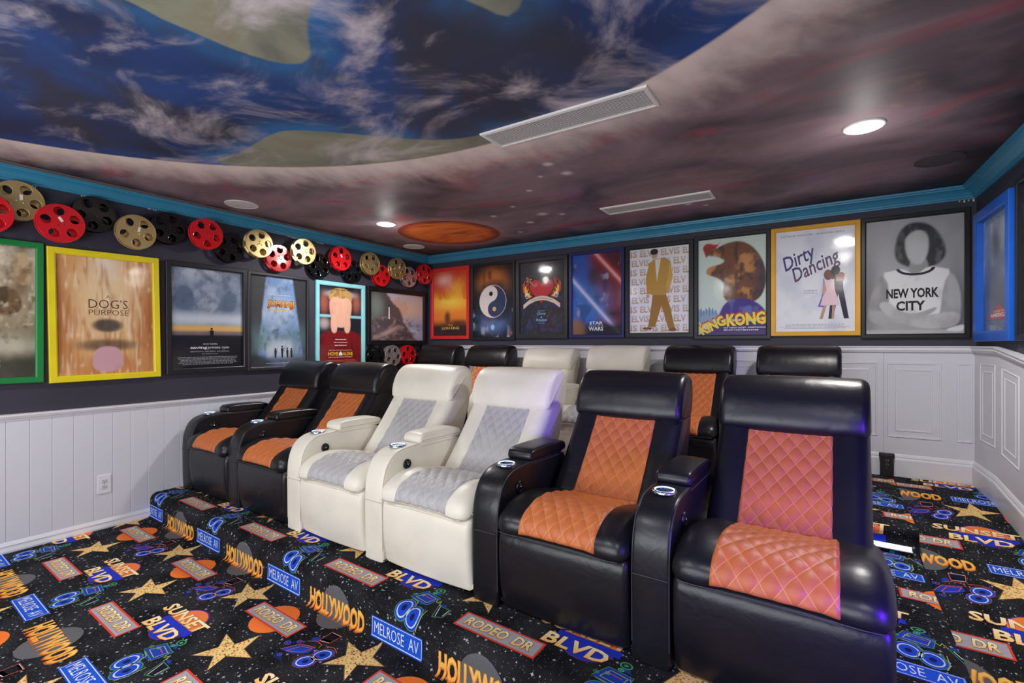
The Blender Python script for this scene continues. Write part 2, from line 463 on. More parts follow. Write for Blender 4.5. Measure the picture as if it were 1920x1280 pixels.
# ------------------------------------------------------------------ painted ceiling
def ceiling():
    x0, x1, y0, y1, st = XL - .02, xr(YF) + .05, YF - .02, YB + .02, .05
    nx, ny = int((x1 - x0) / st) + 1, int((y1 - y0) / st) + 1
    X, Y = np.meshgrid(np.linspace(x0, x1, nx), np.linspace(y0, y1, ny)); P = np.c_[X.ravel(), Y.ravel()]
    f = [(j * nx + i, (j + 1) * nx + i, (j + 1) * nx + i + 1, j * nx + i + 1) for j in range(ny - 1) for i in range(nx - 1)]
    me = mesh('ceiling', np.c_[P, np.full(len(P), CEIL)], f)
    def sdf(poly):
        Q = np.array(chaikin(poly, 2)); d = np.full(len(P), 1e9); ins = np.zeros(len(P), bool)
        for a, b in zip(Q, np.roll(Q, -1, 0)):
            e = b - a; w_ = P - a; t = np.clip((w_ @ e) / (e @ e), 0, 1); d = np.minimum(d, np.linalg.norm(w_ - t[:, None] * e, axis=1))
            c1 = (a[1] > P[:, 1]) != (b[1] > P[:, 1])
            with np.errstate(divide='ignore', invalid='ignore'): xi = (b[0] - a[0]) * (P[:, 1] - a[1]) / (b[1] - a[1]) + a[0]
            ins ^= c1 & (P[:, 0] < xi)
        return np.where(ins, -d, d)
    ec = np.array([-1.633, -.235]); d = P - ec
    A = dict(earth=np.linalg.norm(d, axis=1) - 2.595, ang=np.arctan2(d[:, 1], d[:, 0]))
    L1 = [(-2.3, .1), (-2.03, .69), (-2.06, .78), (-2.04, .90), (-2.02, 1.08), (-1.93, 1.25), (-1.80, 1.25), (-1.67, 1.13), (-1.50, 1.04), (-1.2, .9), (-1.0, .3), (-1.6, -.2)]
    L2 = [(-3.40, 1.58), (-3.1, 1.62), (-2.90, 1.60), (-2.65, 1.57), (-2.49, 1.60), (-2.19, 1.90), (-1.97, 2.12), (-1.78, 2.22), (-1.5, 2.24), (-1.3, 2.5), (-2.2, 2.6), (-3.3, 2.1)]
    L3 = [(-1.12, 1.2), (-1.03, 1.38), (-.99, 1.50), (-.90, 1.46), (-.80, 1.3), (-.7, .9), (-1.0, .9)]
    L4 = [(-3.4, -.6), (-2.8, -.2), (-2.6, -.9), (-3.0, -1.4)]
    A['land'] = np.minimum.reduce([sdf(q) for q in (L1, L2, L3, L4)])
    A['planet'] = np.linalg.norm(P - [-3.43, 4.04], axis=1) - .545
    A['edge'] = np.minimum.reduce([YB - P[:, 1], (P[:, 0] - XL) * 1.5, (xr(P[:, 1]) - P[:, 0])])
    for k, v in A.items():
        at = me.attributes.new(k, 'FLOAT', 'POINT'); at.data.foreach_set('value', v.astype(np.float32))
    m = bpy.data.materials.new('painted_space_mural'); m.use_nodes = True
    nt = m.node_tree; N, K = nt.nodes, nt.links; b = N['Principled BSDF']; b.inputs['Roughness'].default_value = .55; b.inputs['Specular IOR Level'].default_value = .35
    geo = N.new('ShaderNodeNewGeometry')
    def attr(n): q = N.new('ShaderNodeAttribute'); q.attribute_name = n; return q.outputs['Fac']
    def mth(op, a, b_=None, c=None, clamp=False):
        q = N.new('ShaderNodeMath'); q.operation = op; q.use_clamp = clamp
        for i, v in enumerate((a, b_, c)):
            if v is None: continue
            if isinstance(v, (int, float)): q.inputs[i].default_value = v
            else: K.new(v, q.inputs[i])
        return q.outputs[0]
    def sstep(v, lo, hi, a=0.0, b_=1.0):
        q = N.new('ShaderNodeMapRange'); q.interpolation_type = 'SMOOTHSTEP'
        K.new(v, q.inputs[0]); q.inputs[1].default_value = lo; q.inputs[2].default_value = hi; q.inputs[3].default_value = a; q.inputs[4].default_value = b_
        return q.outputs[0]
    def noise(scale, detail=5, dist=0.0, vec=None, rough=.55, st=(1, 1, 1), rot=0.0, off=(0, 0, 0)):
        mp = N.new('ShaderNodeMapping'); mp.inputs['Scale'].default_value = st; mp.inputs['Rotation'].default_value = (0, 0, rot); mp.inputs['Location'].default_value = off
        K.new(vec or geo.outputs['Position'], mp.inputs[0])
        q = N.new('ShaderNodeTexNoise'); q.inputs['Scale'].default_value = scale; q.inputs['Detail'].default_value = detail
        q.inputs['Distortion'].default_value = dist; q.inputs['Roughness'].default_value = rough
        K.new(mp.outputs[0], q.inputs['Vector']); return q.outputs['Fac']
    def ramp(v, stops):
        q = N.new('ShaderNodeValToRGB'); K.new(v, q.inputs[0]); e = q.color_ramp.elements
        while len(e) < len(stops): e.new(.5)
        for el, (p, c) in zip(e, stops): el.position = p; el.color = lin(c)
        return q.outputs[0]
    def mix(fac, a, b_):
        q = N.new('ShaderNodeMix'); q.data_type = 'RGBA'
        for i, v in ((0, fac), (6, a), (7, b_)):
            if isinstance(v, (int, float)): q.inputs[i].default_value = v
            elif isinstance(v, tuple): q.inputs[i].default_value = lin(v)
            else: K.new(v, q.inputs[i])
        return q.outputs[2]
    earth, land, planet, edge = attr('earth'), attr('land'), attr('planet'), attr('edge')
    # open space
    sp = ramp(noise(1.1, 6, .6, st=(1, 1.6, 1), rot=.5), [(.28, (66, 60, 66)), (.45, (112, 96, 104)), (.60, (142, 120, 128)), (.78, (96, 98, 108))])
    sp = mix(sstep(noise(1.7, 5, .9, st=(.8, 2, 1), rot=.7, off=(3, 1, 0)), .54, .74, 0, .75), sp, (164, 72, 84))
    sp = mix(sstep(noise(2.6, 5, .8, off=(7, 3, 0)), .58, .76, 0, .6), sp, (146, 90, 146))
    sp = mix(sstep(noise(2.0, 4, .5, off=(1, 8, 0)), .58, .8, 0, .55), sp, (180, 132, 116))
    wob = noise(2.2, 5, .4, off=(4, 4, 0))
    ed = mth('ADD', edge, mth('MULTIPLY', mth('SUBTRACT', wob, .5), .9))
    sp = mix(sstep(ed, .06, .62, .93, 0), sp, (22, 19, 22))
    # pale haze around the blue world
    av = N.new('ShaderNodeCombineXYZ'); K.new(mth('MULTIPLY', attr('ang'), 9.0), av.inputs[0]); K.new(mth('MULTIPLY', earth, 1.6), av.inputs[1])
    stk = noise(2.2, 6, .3, vec=av.outputs[0])
    dd = mth('DIVIDE', earth, mth('ADD', .20, mth('MULTIPLY', stk, .62)))
    hz = mth('MULTIPLY', sstep(dd, 0, 1, 1, 0), sstep(stk, .2, .7, .72, 1.0))
    sp = mix(hz, sp, (232, 216, 208))
    # red planet
    pl = ramp(noise(3.4, 6, 1.0, st=(.7, 1.7, 1), rot=.9), [(.30, (140, 76, 54)), (.44, (226, 104, 42)), (.56, (240, 132, 52)), (.70, (204, 66, 38))])
    pl = mix(sstep(planet, -.16, -.01, 0, .85), pl, (116, 36, 34))
    sp = mix(sstep(planet, .02, .20, .45, 0), sp, (176, 140, 140))
    sp = mix(sstep(planet, -.008, .010, 1, 0), sp, pl)
    # stars
    for k, (x, y, r) in enumerate([(-1.56, 2.84, .035), (-1.53, 3.06, .04), (-1.72, 3.02, .018), (-1.00, 4.30, .03), (-.88, 4.42, .022), (-1.95, 3.25, .025), (-2.2, 3.9, .05), (-2.45, 4.1, .04), (-2.05, 4.0, .03), (-2.62, 3.72, .03), (-2.3, 3.55, .022), (-2.75, 4.4, .03)]):
        vd = N.new('ShaderNodeVectorMath'); vd.operation = 'DISTANCE'; K.new(geo.outputs['Position'], vd.inputs[0]); vd.inputs[1].default_value = (x, y, CEIL)
        sp = mix(sstep(vd.outputs['Value'], r * .15, r * 1.5, .9, 0), sp, (216, 206, 214))
    # the blue world
    ea = ramp(noise(1.0, 4, .4, off=(2, 5, 0)), [(.32, (30, 36, 58)), (.46, (28, 50, 96)), (.60, (32, 66, 124)), (.75, (42, 50, 76))])
    ea = mix(sstep(earth, -.20, -.03, 0, .55), ea, (34, 76, 146))
    ea = mix(sstep(land, .0, .20, .85, 0), ea, (42, 104, 160))
    ea = mix(sstep(noise(1.2, 5, .6, off=(9, 2, 0)), .46, .64, 0, .8), ea, (50, 50, 60))
    la = ramp(noise(2.4, 5, .5), [(.35, (110, 114, 102)), (.55, (138, 138, 118)), (.72, (134, 114, 94))])
    ea = mix(sstep(land, -.012, .008, 1, 0), ea, la)
    cl = noise(1.5, 9, .7, st=(1, 1.5, 1), rot=.6, off=(5, 9, 0), rough=.62)
    ea = mix(sstep(cl, .485, .75, 0, .9), ea, (206, 192, 196))
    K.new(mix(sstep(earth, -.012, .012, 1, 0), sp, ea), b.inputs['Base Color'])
    n2 = N.new('ShaderNodeBump'); n2.inputs['Strength'].default_value = .08; n2.inputs['Distance'].default_value = .004
    K.new(noise(40, 3), n2.inputs['Height']); K.new(n2.outputs[0], b.inputs['Normal'])
    me.materials.append(m)
    o = obj('ceiling', me); o['kind'] = 'structure'
    bk = box('ceiling_slab', x0, x1, y0, y1, CEIL + .005, CEIL + .1, mat('slab', (90, 90, 90)), o)
    return o
ceil_o = ceiling()

# ------------------------------------------------------------------ carpeted floor, platforms and ramp
def carpet_mat():
    m = bpy.data.materials.new('black_starry_carpet'); m.use_nodes = True
    nt = m.node_tree; N, K = nt.nodes, nt.links; b = N['Principled BSDF']
    b.inputs['Roughness'].default_value = .95; b.inputs['Specular IOR Level'].default_value = .12
    uv = N.new('ShaderNodeUVMap'); uv.uv_map = 'UVMap'
    n = N.new('ShaderNodeTexNoise'); n.inputs['Scale'].default_value = 5; n.inputs['Detail'].default_value = 6; K.new(uv.outputs[0], n.inputs['Vector'])
    r = N.new('ShaderNodeValToRGB'); K.new(n.outputs['Fac'], r.inputs[0])
    r.color_ramp.elements[0].position = .35; r.color_ramp.elements[0].color = lin((18, 18, 21))
    r.color_ramp.elements[1].position = .7; r.color_ramp.elements[1].color = lin((46, 46, 50))
    col = r.outputs[0]
    for sc_, thr, rad, c in ((46, .86, .15, (170, 172, 180)), (24, .80, .085, (160, 164, 176)), (90, .80, .17, (104, 106, 114))):
        v = N.new('ShaderNodeTexVoronoi'); v.voronoi_dimensions = '2D'; v.inputs['Scale'].default_value = sc_; K.new(uv.outputs[0], v.inputs['Vector'])
        if sc_ == 24: v.distance = 'MINKOWSKI'; v.inputs['Exponent'].default_value = .55; 
        lt = N.new('ShaderNodeMath'); lt.operation = 'LESS_THAN'; K.new(v.outputs['Distance'], lt.inputs[0]); lt.inputs[1].default_value = rad if sc_ != 24 else .26
        sx = N.new('ShaderNodeSeparateColor'); K.new(v.outputs['Color'], sx.inputs[0])
        gt = N.new('ShaderNodeMath'); gt.operation = 'GREATER_THAN'; K.new(sx.outputs[0], gt.inputs[0]); gt.inputs[1].default_value = thr
        mu = N.new('ShaderNodeMath'); mu.operation = 'MULTIPLY'; K.new(lt.outputs[0], mu.inputs[0]); K.new(gt.outputs[0], mu.inputs[1])
        mx = N.new('ShaderNodeMix'); mx.data_type = 'RGBA'; K.new(mu.outputs[0], mx.inputs[0]); K.new(col, mx.inputs[6]); mx.inputs[7].default_value = lin(c); col = mx.outputs[2]
    K.new(col, b.inputs['Base Color'])
    n3 = N.new('ShaderNodeTexNoise'); n3.inputs['Scale'].default_value = 420; K.new(uv.outputs[0], n3.inputs['Vector'])
    bp = N.new('ShaderNodeBump'); bp.inputs['Strength'].default_value = .5; bp.inputs['Distance'].default_value = .003
    K.new(n3.outputs['Fac'], bp.inputs['Height']); K.new(bp.outputs[0], b.inputs['Normal'])
    return m
carpet = carpet_mat(); cprint = print_mat('carpet_motif_yarn', .95, .28)

E1, E2 = 1.705, 3.775          # platform fronts (askew coordinate)
def arc(cy, cz, r, n=7): return [(cy - r * math.cos(math.pi / 2 * k / n), cz + r * math.sin(math.pi / 2 * k / n)) for k in range(n + 1)]
def fil(cy, cz, r, n=4): return [(cy - r * math.cos(math.pi / 2 * k / n) + r, cz) for k in range(0)]
PF = [(-2.4, 0), (E1 - .03, 0), (E1 - .012, .004), (E1 - .002, .018), (E1, .06)] + arc(E1 + .055, H1 - .055, .055) + \
     [(E2 - .012, H1), (E2, H1 + .012)] + arc(E2 + .03, H2 - .03, .03) + [(5.45, H2)]
PF = np.array(PF); PS = np.r_[0, np.cumsum(np.linalg.norm(np.diff(PF, axis=0), axis=1))] + PF[0, 0]
tn = np.gradient(PF, axis=0); tn /= np.linalg.norm(tn, axis=1)[:, None]; PN = np.c_[-tn[:, 1], tn[:, 0]]
iE1 = 1; iE2 = 5 + 8
def map_main(u, v, h):
    y = np.interp(v, PS, PF[:, 0]); z = np.interp(v, PS, PF[:, 1]); ny = np.interp(v, PS, PN[:, 0]); nz = np.interp(v, PS, PN[:, 1])
    y, z = y + ny * h, z + nz * h
    return np.c_[u, y - SK * (u + 4.5), z]
def map_ramp(u, v, h):
    z = np.where(v > RY0, H2, np.maximum(0, H2 - RS * (RY0 - v)))
    return np.c_[u, v, z + h]
XE = .435                      # right edge of the platforms
def carpet_piece(name, us, vs, mp, skirt=True, back=None):
    """grid surface over us x vs with uv = carpet coordinates, plus a skirt down to the ground"""
    U, V = np.meshgrid(us, vs); P = mp(U.ravel(), V.ravel(), 0); n = len(us)
    if back is not None: P[:, 1] = np.minimum(P[:, 1], back)
    bm = bmesh.new(); ul = bm.loops.layers.uv.new('UVMap')
    vv = [bm.verts.new(p) for p in P]; uvd = {v_: (a, b_) for v_, a, b_ in zip(vv, U.ravel(), V.ravel())}
    for j in range(len(vs) - 1):
        for i in range(n - 1): bm.faces.new([vv[j * n + i], vv[j * n + i + 1], vv[(j + 1) * n + i + 1], vv[(j + 1) * n + i]])
    if skirt:
        m_ = len(vs)
        bd = [j * n + n - 1 for j in range(m_)] + [(m_ - 1) * n + i for i in range(n - 1, -1, -1)] + [j * n for j in range(m_ - 1, -1, -1)] + [i for i in range(n)]
        lo = {}
        for k in dict.fromkeys(bd):
            p = vv[k].co
            lo[k] = bm.verts.new((p.x, p.y, -.02)); a, b_ = uvd[vv[k]]; uvd[lo[k]] = (a + max(0, p.z), b_)
        for a, b_ in zip(bd, bd[1:] + bd[:1]):
            if a != b_:
                try: bm.faces.new([vv[a], lo[a], lo[b_], vv[b_]])
                except ValueError: pass
    for f_ in bm.faces:
        for l_ in f_.loops: l_[ul].uv = uvd[l_.vert]
    bmesh.ops.recalc_face_normals(bm, faces=bm.faces)
    me = bpy.data.meshes.new(name); bm.to_mesh(me); bm.free(); me.materials.append(carpet)
    o = obj(name, me); o['kind'] = 'structure'
    return o
ug = np.linspace(XL, XE, 9)
def upto(i0, i1): return [PS[i] for i in range(i0, i1 + 1)]
fl = carpet_piece('floor', np.array([XL, XE, 1.25]), np.array([-2.4, PS[1]]), map_main)
# the lower floor runs on under the foot of the ramp
p1 = carpet_piece('seating_platform', ug, np.array(upto(1, iE2)), map_main)
p2 = carpet_piece('seating_platform', ug, np.array(upto(iE2, len(PS) - 1)), map_main, back=YB)
RVS = np.array([1.30, RYE - .02, RYE + .0, (RYE + RY0) / 2, RY0 - .08, RY0, YB])
def map_ramp_surf(u, v, h):
    q = map_ramp(u, v, h); q[:, 2] += .0015; return q
rp = carpet_piece('ramp', np.array([0.0, .5, 1.0]), RVS, lambda u, v, h: map_ramp_surf(XE + .002 + u * (xr(v) - XE - .002), v, h))

# --- the woven motifs, in carpet coordinates (one repeat)
PX, PY = .953, .935
def motifs():
    Q = Print()
    cream, amber, rust, ink = (250, 226, 168), (238, 158, 62), (196, 92, 34), (92, 40, 60)
    def rodeo(x0, x1, y0, y1, L):
        Q.rect(x0, x1, y0, y1, (226, 66, 48), L); b = .0095
        Q.rect(x0 + b, x1 - b, y0 + b, y1 - b, (170, 164, 172), L + 1)
        for body, a, c in (('RODEO', .035, .255), ('DR', .285, .375)):
            Q.text(body, x0 + a, x0 + c, y0 + .026, y1 - .024, ink, L + 2, grow=.024, fat=.034, shear=.12)
            Q.text(body, x0 + a, x0 + c, y0 + .026, y1 - .024, (246, 190, 104), L + 3, (255, 240, 190), fat=.030, shear=.12)
    # grey disc and HOLLYWOOD
    Q.disc(-3.065, .795, .118, .122, (98, 98, 102), 1)
    Q.text('HOLLYWOOD', -3.295, -2.84, .742, .850, rust, 3, amber, fat=.03, grow=.035)
    Q.text('HOLLYWOOD', -3.295, -2.84, .746, .852, amber, 4, (252, 204, 104), fat=.025)
    # blue street plate
    Q.rect(-2.786, -2.442, .765, .864, (24, 84, 206), 1)
    for y0 in (.770, .8555): Q.rect(-2.782, -2.446, y0, y0 + .0035, (214, 222, 240), 2)
    for x0 in (-2.782, -2.4495): Q.rect(x0, x0 + .0035, .770, .859, (190, 204, 236), 2)
    Q.text('MELROSE', -2.765, -2.560, .787, .842, (226, 232, 244), 3, fat=-.004)
    Q.text('AV', -2.530, -2.466, .787, .842, (226, 232, 244), 3, fat=-.004)
    rodeo(-3.267, -2.854, .982, 1.092, 1)
    Q.disc(-2.365, 1.513, .118, .122, (242, 122, 50), 1)
    rodeo(-2.567, -2.163, 1.458, 1.570, 2)
    # SUNSET BLVD
    Q.disc(-2.715, 1.212, .124, .130, (92, 48, 150), 1)
    Q.disc(-2.715, 1.212, .117, .123, (240, 124, 60), 2, a0=-2, a1=182)
    Q.disc(-2.715, 1.212, .117, .123, (28, 52, 190), 2, a0=180, a1=360)
    Q.rect(-2.855, -2.575, 1.172, 1.214, (28, 52, 190), 3)
    Q.text('SUNSET', -2.955, -2.555, 1.216, 1.288, (120, 52, 60), 4, fat=.02, grow=.026, shear=.1)
    Q.text('SUNSET', -2.955, -2.555, 1.216, 1.288, (250, 196, 112), 5, (255, 240, 190), fat=.03, shear=.1)
    Q.text('BLVD', -2.895, -2.610, 1.104, 1.180, (120, 52, 60), 4, fat=.02, grow=.026, shear=.1)
    Q.text('BLVD', -2.895, -2.610, 1.104, 1.180, (250, 196, 112), 5, (255, 240, 190), fat=.03, shear=.1)
    # stars
    S_ = [(-.130, .055), (-.017, .039), (.011, .141), (.051, .047), (.139, .035), (.036, -.024), (.069, -.115), (-.008, -.055), (-.095, -.108), (-.058, -.013)]
    for cx, cy in ((-2.301, 1.252), (-1.759, 1.557)):
        cr, sr = math.cos(.0), math.sin(.0)
        Q.poly([(cx + a * 1.08, cy + b_ * 1.08) for a, b_ in S_], (120, 96, 62), 1)
        Q.poly([(cx + a, cy + b_) for a, b_ in S_], (240, 204, 132), 2)
        rr = random.Random(3)
        for k in range(150):      # coloured flecks of the star
            i = rr.randrange(10); a = np.array(S_[i]); c = np.array(S_[(i + 1) % 10]); t1, t2 = rr.random(), rr.random() ** .5
            p = (a * t1 + c * (1 - t1)) * t2 * .96; s_ = .0030
            Q.rect(cx + p[0] - s_, cx + p[0] + s_, cy + p[1] - s_, cy + p[1] + s_, rr.choice([(230, 120, 50), (226, 90, 60), (150, 140, 90), (252, 226, 160), (204, 130, 60)]), 3)
    # roadsters
    def car(cx, cy, wheels, rw, body, line, glow, acc):
        for a, b_, rot in wheels:
            Q.disc(cx + a, cy + b_, rw * 1.0, rw * .78, (24, 70, 200), 1, rot=rot)
            Q.ring(cx + a, cy + b_, rw * .68, rw * .80, (206, 214, 232), 2, .78, rot)
            Q.disc(cx + a, cy + b_, rw * .26, rw * .20, (12, 20, 80), 3, rot=rot)
            Q.ring(cx + a, cy + b_, rw * .99, rw * 1.06, glow, 2, .78, rot)
        for pts, c in body: Q.poly([(cx + a, cy + b_) for a, b_ in pts], c, 1)
        for pts, c in line: Q.line([(cx + a, cy + b_) for a, b_ in pts], .0034, c, 4)
        for a, b_, r_, c in acc: Q.ring(cx + a, cy + b_, r_ * .7, r_, c, 3, .8); Q.disc(cx + a, cy + b_, r_ * .35, r_ * .3, c, 3)
    bl, dk, pk, gr, ye, wh = (24, 62, 176), (16, 30, 84), (216, 96, 84), (74, 150, 108), (176, 184, 92), (226, 226, 236)
    car(-1.983, 1.484, [(.049, -.070, .8), (.076, -.001, .8)], .052,
        [([(-.124, -.087), (-.078, -.013), (.004, .012), (.010, -.030), (-.05, -.075)], bl), ([(-.137, -.10), (-.06, -.115), (-.037, -.132), (-.10, -.135)], dk),
         ([(-.031, .052), (-.033, .129), (.036, .133), (.028, .067)], (10, 12, 26)), ([(-.033, .118), (-.033, .131), (.036, .135), (.034, .122)], bl), ([(-.031, .052), (-.031, .075), (.030, .088), (.028, .067)], bl), ([(-.075, .05), (-.05, .075), (-.035, .05), (-.06, .03)], bl)],
        [([(-.124, -.087), (-.078, -.013), (.004, .012)], pk), ([(-.09, -.08), (-.06, -.02), (.0, .0), (-.02, -.045), (-.09, -.08)], pk), ([(-.031, .052), (-.033, .129), (.036, .133), (.028, .067), (-.031, .052)], pk),
         ([(-.030, .127), (.034, .131)], wh), ([(-.029, .055), (.026, .069)], wh), ([(-.07, .02), (-.03, .045), (.01, .04), (.02, .015)], pk), ([(.03, .045), (.08, .06), (.12, .045)], pk), ([(-.139, -.042), (-.10, -.01), (-.07, .02)], bl)],
        (150, 70, 90), [(-.139, -.042, .018, (110, 90, 200)), (-.10, -.005, .015, (120, 90, 200)), (-.09, -.11, .014, (90, 80, 190))])
    car(-2.503, 1.0, [(-.089, -.044, 1.5), (-.018, -.067, 1.5)], .058,
        [([(-.128, .033), (-.089, .111), (.013, .098), (-.005, .020), (-.05, .01)], bl), ([(.046, .049), (.121, .048), (.125, -.014), (.077, -.033)], (10, 14, 26)), ([(.04, .06), (.07, .075), (.09, .055)], bl), ([(-.055, .12), (-.03, .14), (.0, .115)], bl)],
        [([(-.128, .033), (-.089, .111), (.013, .098), (-.005, .020), (-.128, .033)], gr), ([(-.10, .045), (-.075, .095), (-.005, .085), (-.02, .035), (-.10, .045)], ye), ([(-.128, .033), (-.06, .02), (-.04, -.02)], ye), ([(.046, .049), (.121, .048), (.125, -.014), (.077, -.033), (.046, .049)], gr),
         ([(.058, .044), (.088, -.024)], wh), ([(.112, .044), (.116, -.008)], wh), ([(.0, .09), (.02, .06), (.03, .085), (.045, .05)], ye), ([(.03, -.01), (.03, -.08), (.015, -.12)], ye), ([(.018, -.01), (.018, -.08)], gr), ([(-.09, .08), (-.02, .07)], pk)],
        gr, [(-.036, .152, .026, gr), (-.045, .12, .012, (90, 200, 150)), (-.12, .06, .012, gr), (-.08, .075, .010, (90, 200, 150))])
    return Q.arrays()
MV, MF, MC = motifs()

def lay_print(parent, u0, u1, v0, v1, mp, off, bends, back=None, right=None):
    V, F, Cc = [], [], []; n = 0
    i0, i1 = math.floor((u0 - off[0] + 1.7) / PX) - 1, math.ceil((u1 - off[0] + 3.4) / PX) + 1
    j0, j1 = math.floor((v0 - off[1] - 1.75) / PY) - 1, math.ceil((v1 - off[1] - .6) / PY) + 1
    lo, hi = MV[:, :2].min(0), MV[:, :2].max(0)
    fa = [np.array(f_) for f_ in MF]; fc = np.array([MV[f_, :2].mean(0) for f_ in fa])
    for i in range(i0, i1 + 1):
        for j in range(j0, j1 + 1):
            d = np.array([i * PX + off[0], j * PY + off[1]])
            if (hi + d < [u0, v0]).any() or (lo + d > [u1, v1]).any(): continue
            V.append(MV + [*d, 0]); Cc.append(MC); F += [tuple(f_ + n) for f_ in fa]; n += len(MV)
    V = np.concatenate(V); Cc = np.concatenate(Cc)
    keep = []
    for f_ in F:                                   # drop motifs wholly outside
        q = V[list(f_), :2]
        if q[:, 0].max() < u0 or q[:, 0].min() > u1 or q[:, 1].max() < v0 or q[:, 1].min() > v1: continue
        keep.append(f_)
    used = np.unique(np.concatenate([np.array(f_) for f_ in keep])); ren = np.full(len(V), -1); ren[used] = np.arange(len(used))
    me = print_mesh('carpet_print', V[used], [tuple(ren[list(f_)]) for f_ in keep], Cc[used], cprint)
    bm = bmesh.new(); bm.from_mesh(me); bpy.data.meshes.remove(me)
    bmesh.ops.triangulate(bm, faces=bm.faces[:])
    def cut(co, no, clear):
        bmesh.ops.bisect_plane(bm, geom=bm.verts[:] + bm.edges[:] + bm.faces[:], plane_co=co, plane_no=no, clear_outer=clear)
    cut((u0, 0, 0), (-1, 0, 0), True); cut((u1, 0, 0), (1, 0, 0), True)
    cut((0, v0, 0), (0, -1, 0), True); cut((0, v1, 0), (0, 1, 0), True)
    for b_ in bends: cut((0, b_, 0), (0, 1, 0), False)
    if right: cut((xr(0), 0, 0), (1, .033, 0), True)
    co = np.array([v_.co[:] for v_ in bm.verts]); P = mp(co[:, 0], co[:, 1], .0006 + co[:, 2] * .00045)
    for v_, p in zip(bm.verts, P): v_.co = p
    if back: bmesh.ops.bisect_plane(bm, geom=bm.verts[:] + bm.edges[:] + bm.faces[:], plane_co=(0, back, 0), plane_no=(0, 1, 0), clear_outer=True)
    for f_ in bm.faces:
        if f_.normal.z < -.3: f_.normal_flip()
    me = bpy.data.meshes.new('carpet_print'); bm.to_mesh(me); bm.free(); me.materials.append(cprint)
    o = obj('carpet_print', me, parent); o['kind'] = 'stuff'; return o
lay_print(fl, XL + .02, XE, .0, PS[1], map_main, (0, 0), [])
lay_print(p1, XL + .003, XE - .001, PS[1], PS[iE2], map_main, (0, 0), [PS[i] for i in range(2, 14)])
lay_print(p2, XL + .003, XE - .001, PS[iE2], PS[-1], map_main, (0, 0), [PS[i] for i in range(iE2 + 1, len(PS) - 1)], back=YB - .04)
lay_print(rp, XE + .003, 1.2, 1.35, YB - .034, lambda u, v, h: map_ramp_surf(u, v, h), (3.500, 3.662), [RYE, RY0 - .08, RY0], right=True)
# ------------------------------------------------------------------ recliners
blk = leather('black_leather', (19, 19, 24), .34)
crm = leather('cream_leather', (228, 222, 208), .42)
tanq = quilt_mat('tan_quilted_leather', (192, 104, 52), (214, 138, 84), .5)
gryq = quilt_mat('grey_quilted_leather', (176, 174, 176), (194, 192, 192), .5)
plast = mat('black_plastic', (16, 16, 18), rough=.35, bump=.02)
chrome = mat('brushed_chrome', (200, 204, 212), rough=.22, metal=1.0, bump=.02)
led = mat('blue_white_led', (180, 205, 255), rough=.3, emit=(176, 204, 255), estr=2.2, bump=.01)
cupin = mat('cup_well_steel', (46, 58, 92), rough=.3, metal=.8, bump=.02)

HW = .3125
foot_p = Prof([(.06, .022), (.022, .022), (.018, .022), (.016, .03), (-.006, .12), (-.016, .22), (-.014, .372), (.06, .378), (.14, .378), (.14, .2), (.14, .022)], 2)
seat_p = Prof([(.02, .364), (-.016, .370), (-.026, .392), (-.014, .432), (.03, .462), (.10, .488), (.20, .492), (.34, .464), (.50, .424), (.62, .41), (.63, .36), (.60, .30), (.30, .30)], 3)
def seat_out(x):
    a = abs(x); return .016 * math.exp(-((a - .235) / .07) ** 2) + .004 * (1 - (x / HW) ** 2)
SH = lambda P: [(y + .22 * (z - .44), z) for y, z in P]
back_p = Prof(SH([(.44, .36), (.475, .44), (.53, .52), (.60, .64), (.665, .76), (.70, .835), (.80, .86), (.90, .84), (.86, .62), (.78, .36), (.66, .24), (.50, .28)]), 3)
def back_out(x):
    a = abs(x); return .026 * math.exp(-((a - .235) / .065) ** 2)
SC2 = lambda P: [(y + .072 + .05 * (z - .80), z) for y, z in P]
head_p = Prof(SC2([(.690, .800), (.664, .822), (.668, .90), (.702, .985), (.760, 1.040), (.840, 1.055), (.905, 1.025), (.930, .95), (.915, .82), (.84, .79), (.75, .79)]), 3)
def head_out(x): return .006 * (1 - (x / .30) ** 2)
arm_p = Prof([(.06, .004), (.012, .004), (.008, .004), (.0075, .008), (.006, .05), (.004, .20), (.002, .36), (.012, .47), (.05, .555), (.12, .600), (.21, .612), (.40, .616), (.66, .62), (.68, .50), (.68, .1), (.68, .01), (.67, .004), (.34, .004)], 3)
lid_p = Prof([(.300, .606), (.293, .635), (.305, .660), (.34, .670), (.50, .672), (.66, .665), (.672, .63), (.66, .606), (.48, .604)], 2)
AX0, AX1 = -HW - .006 - .150, -HW - .006

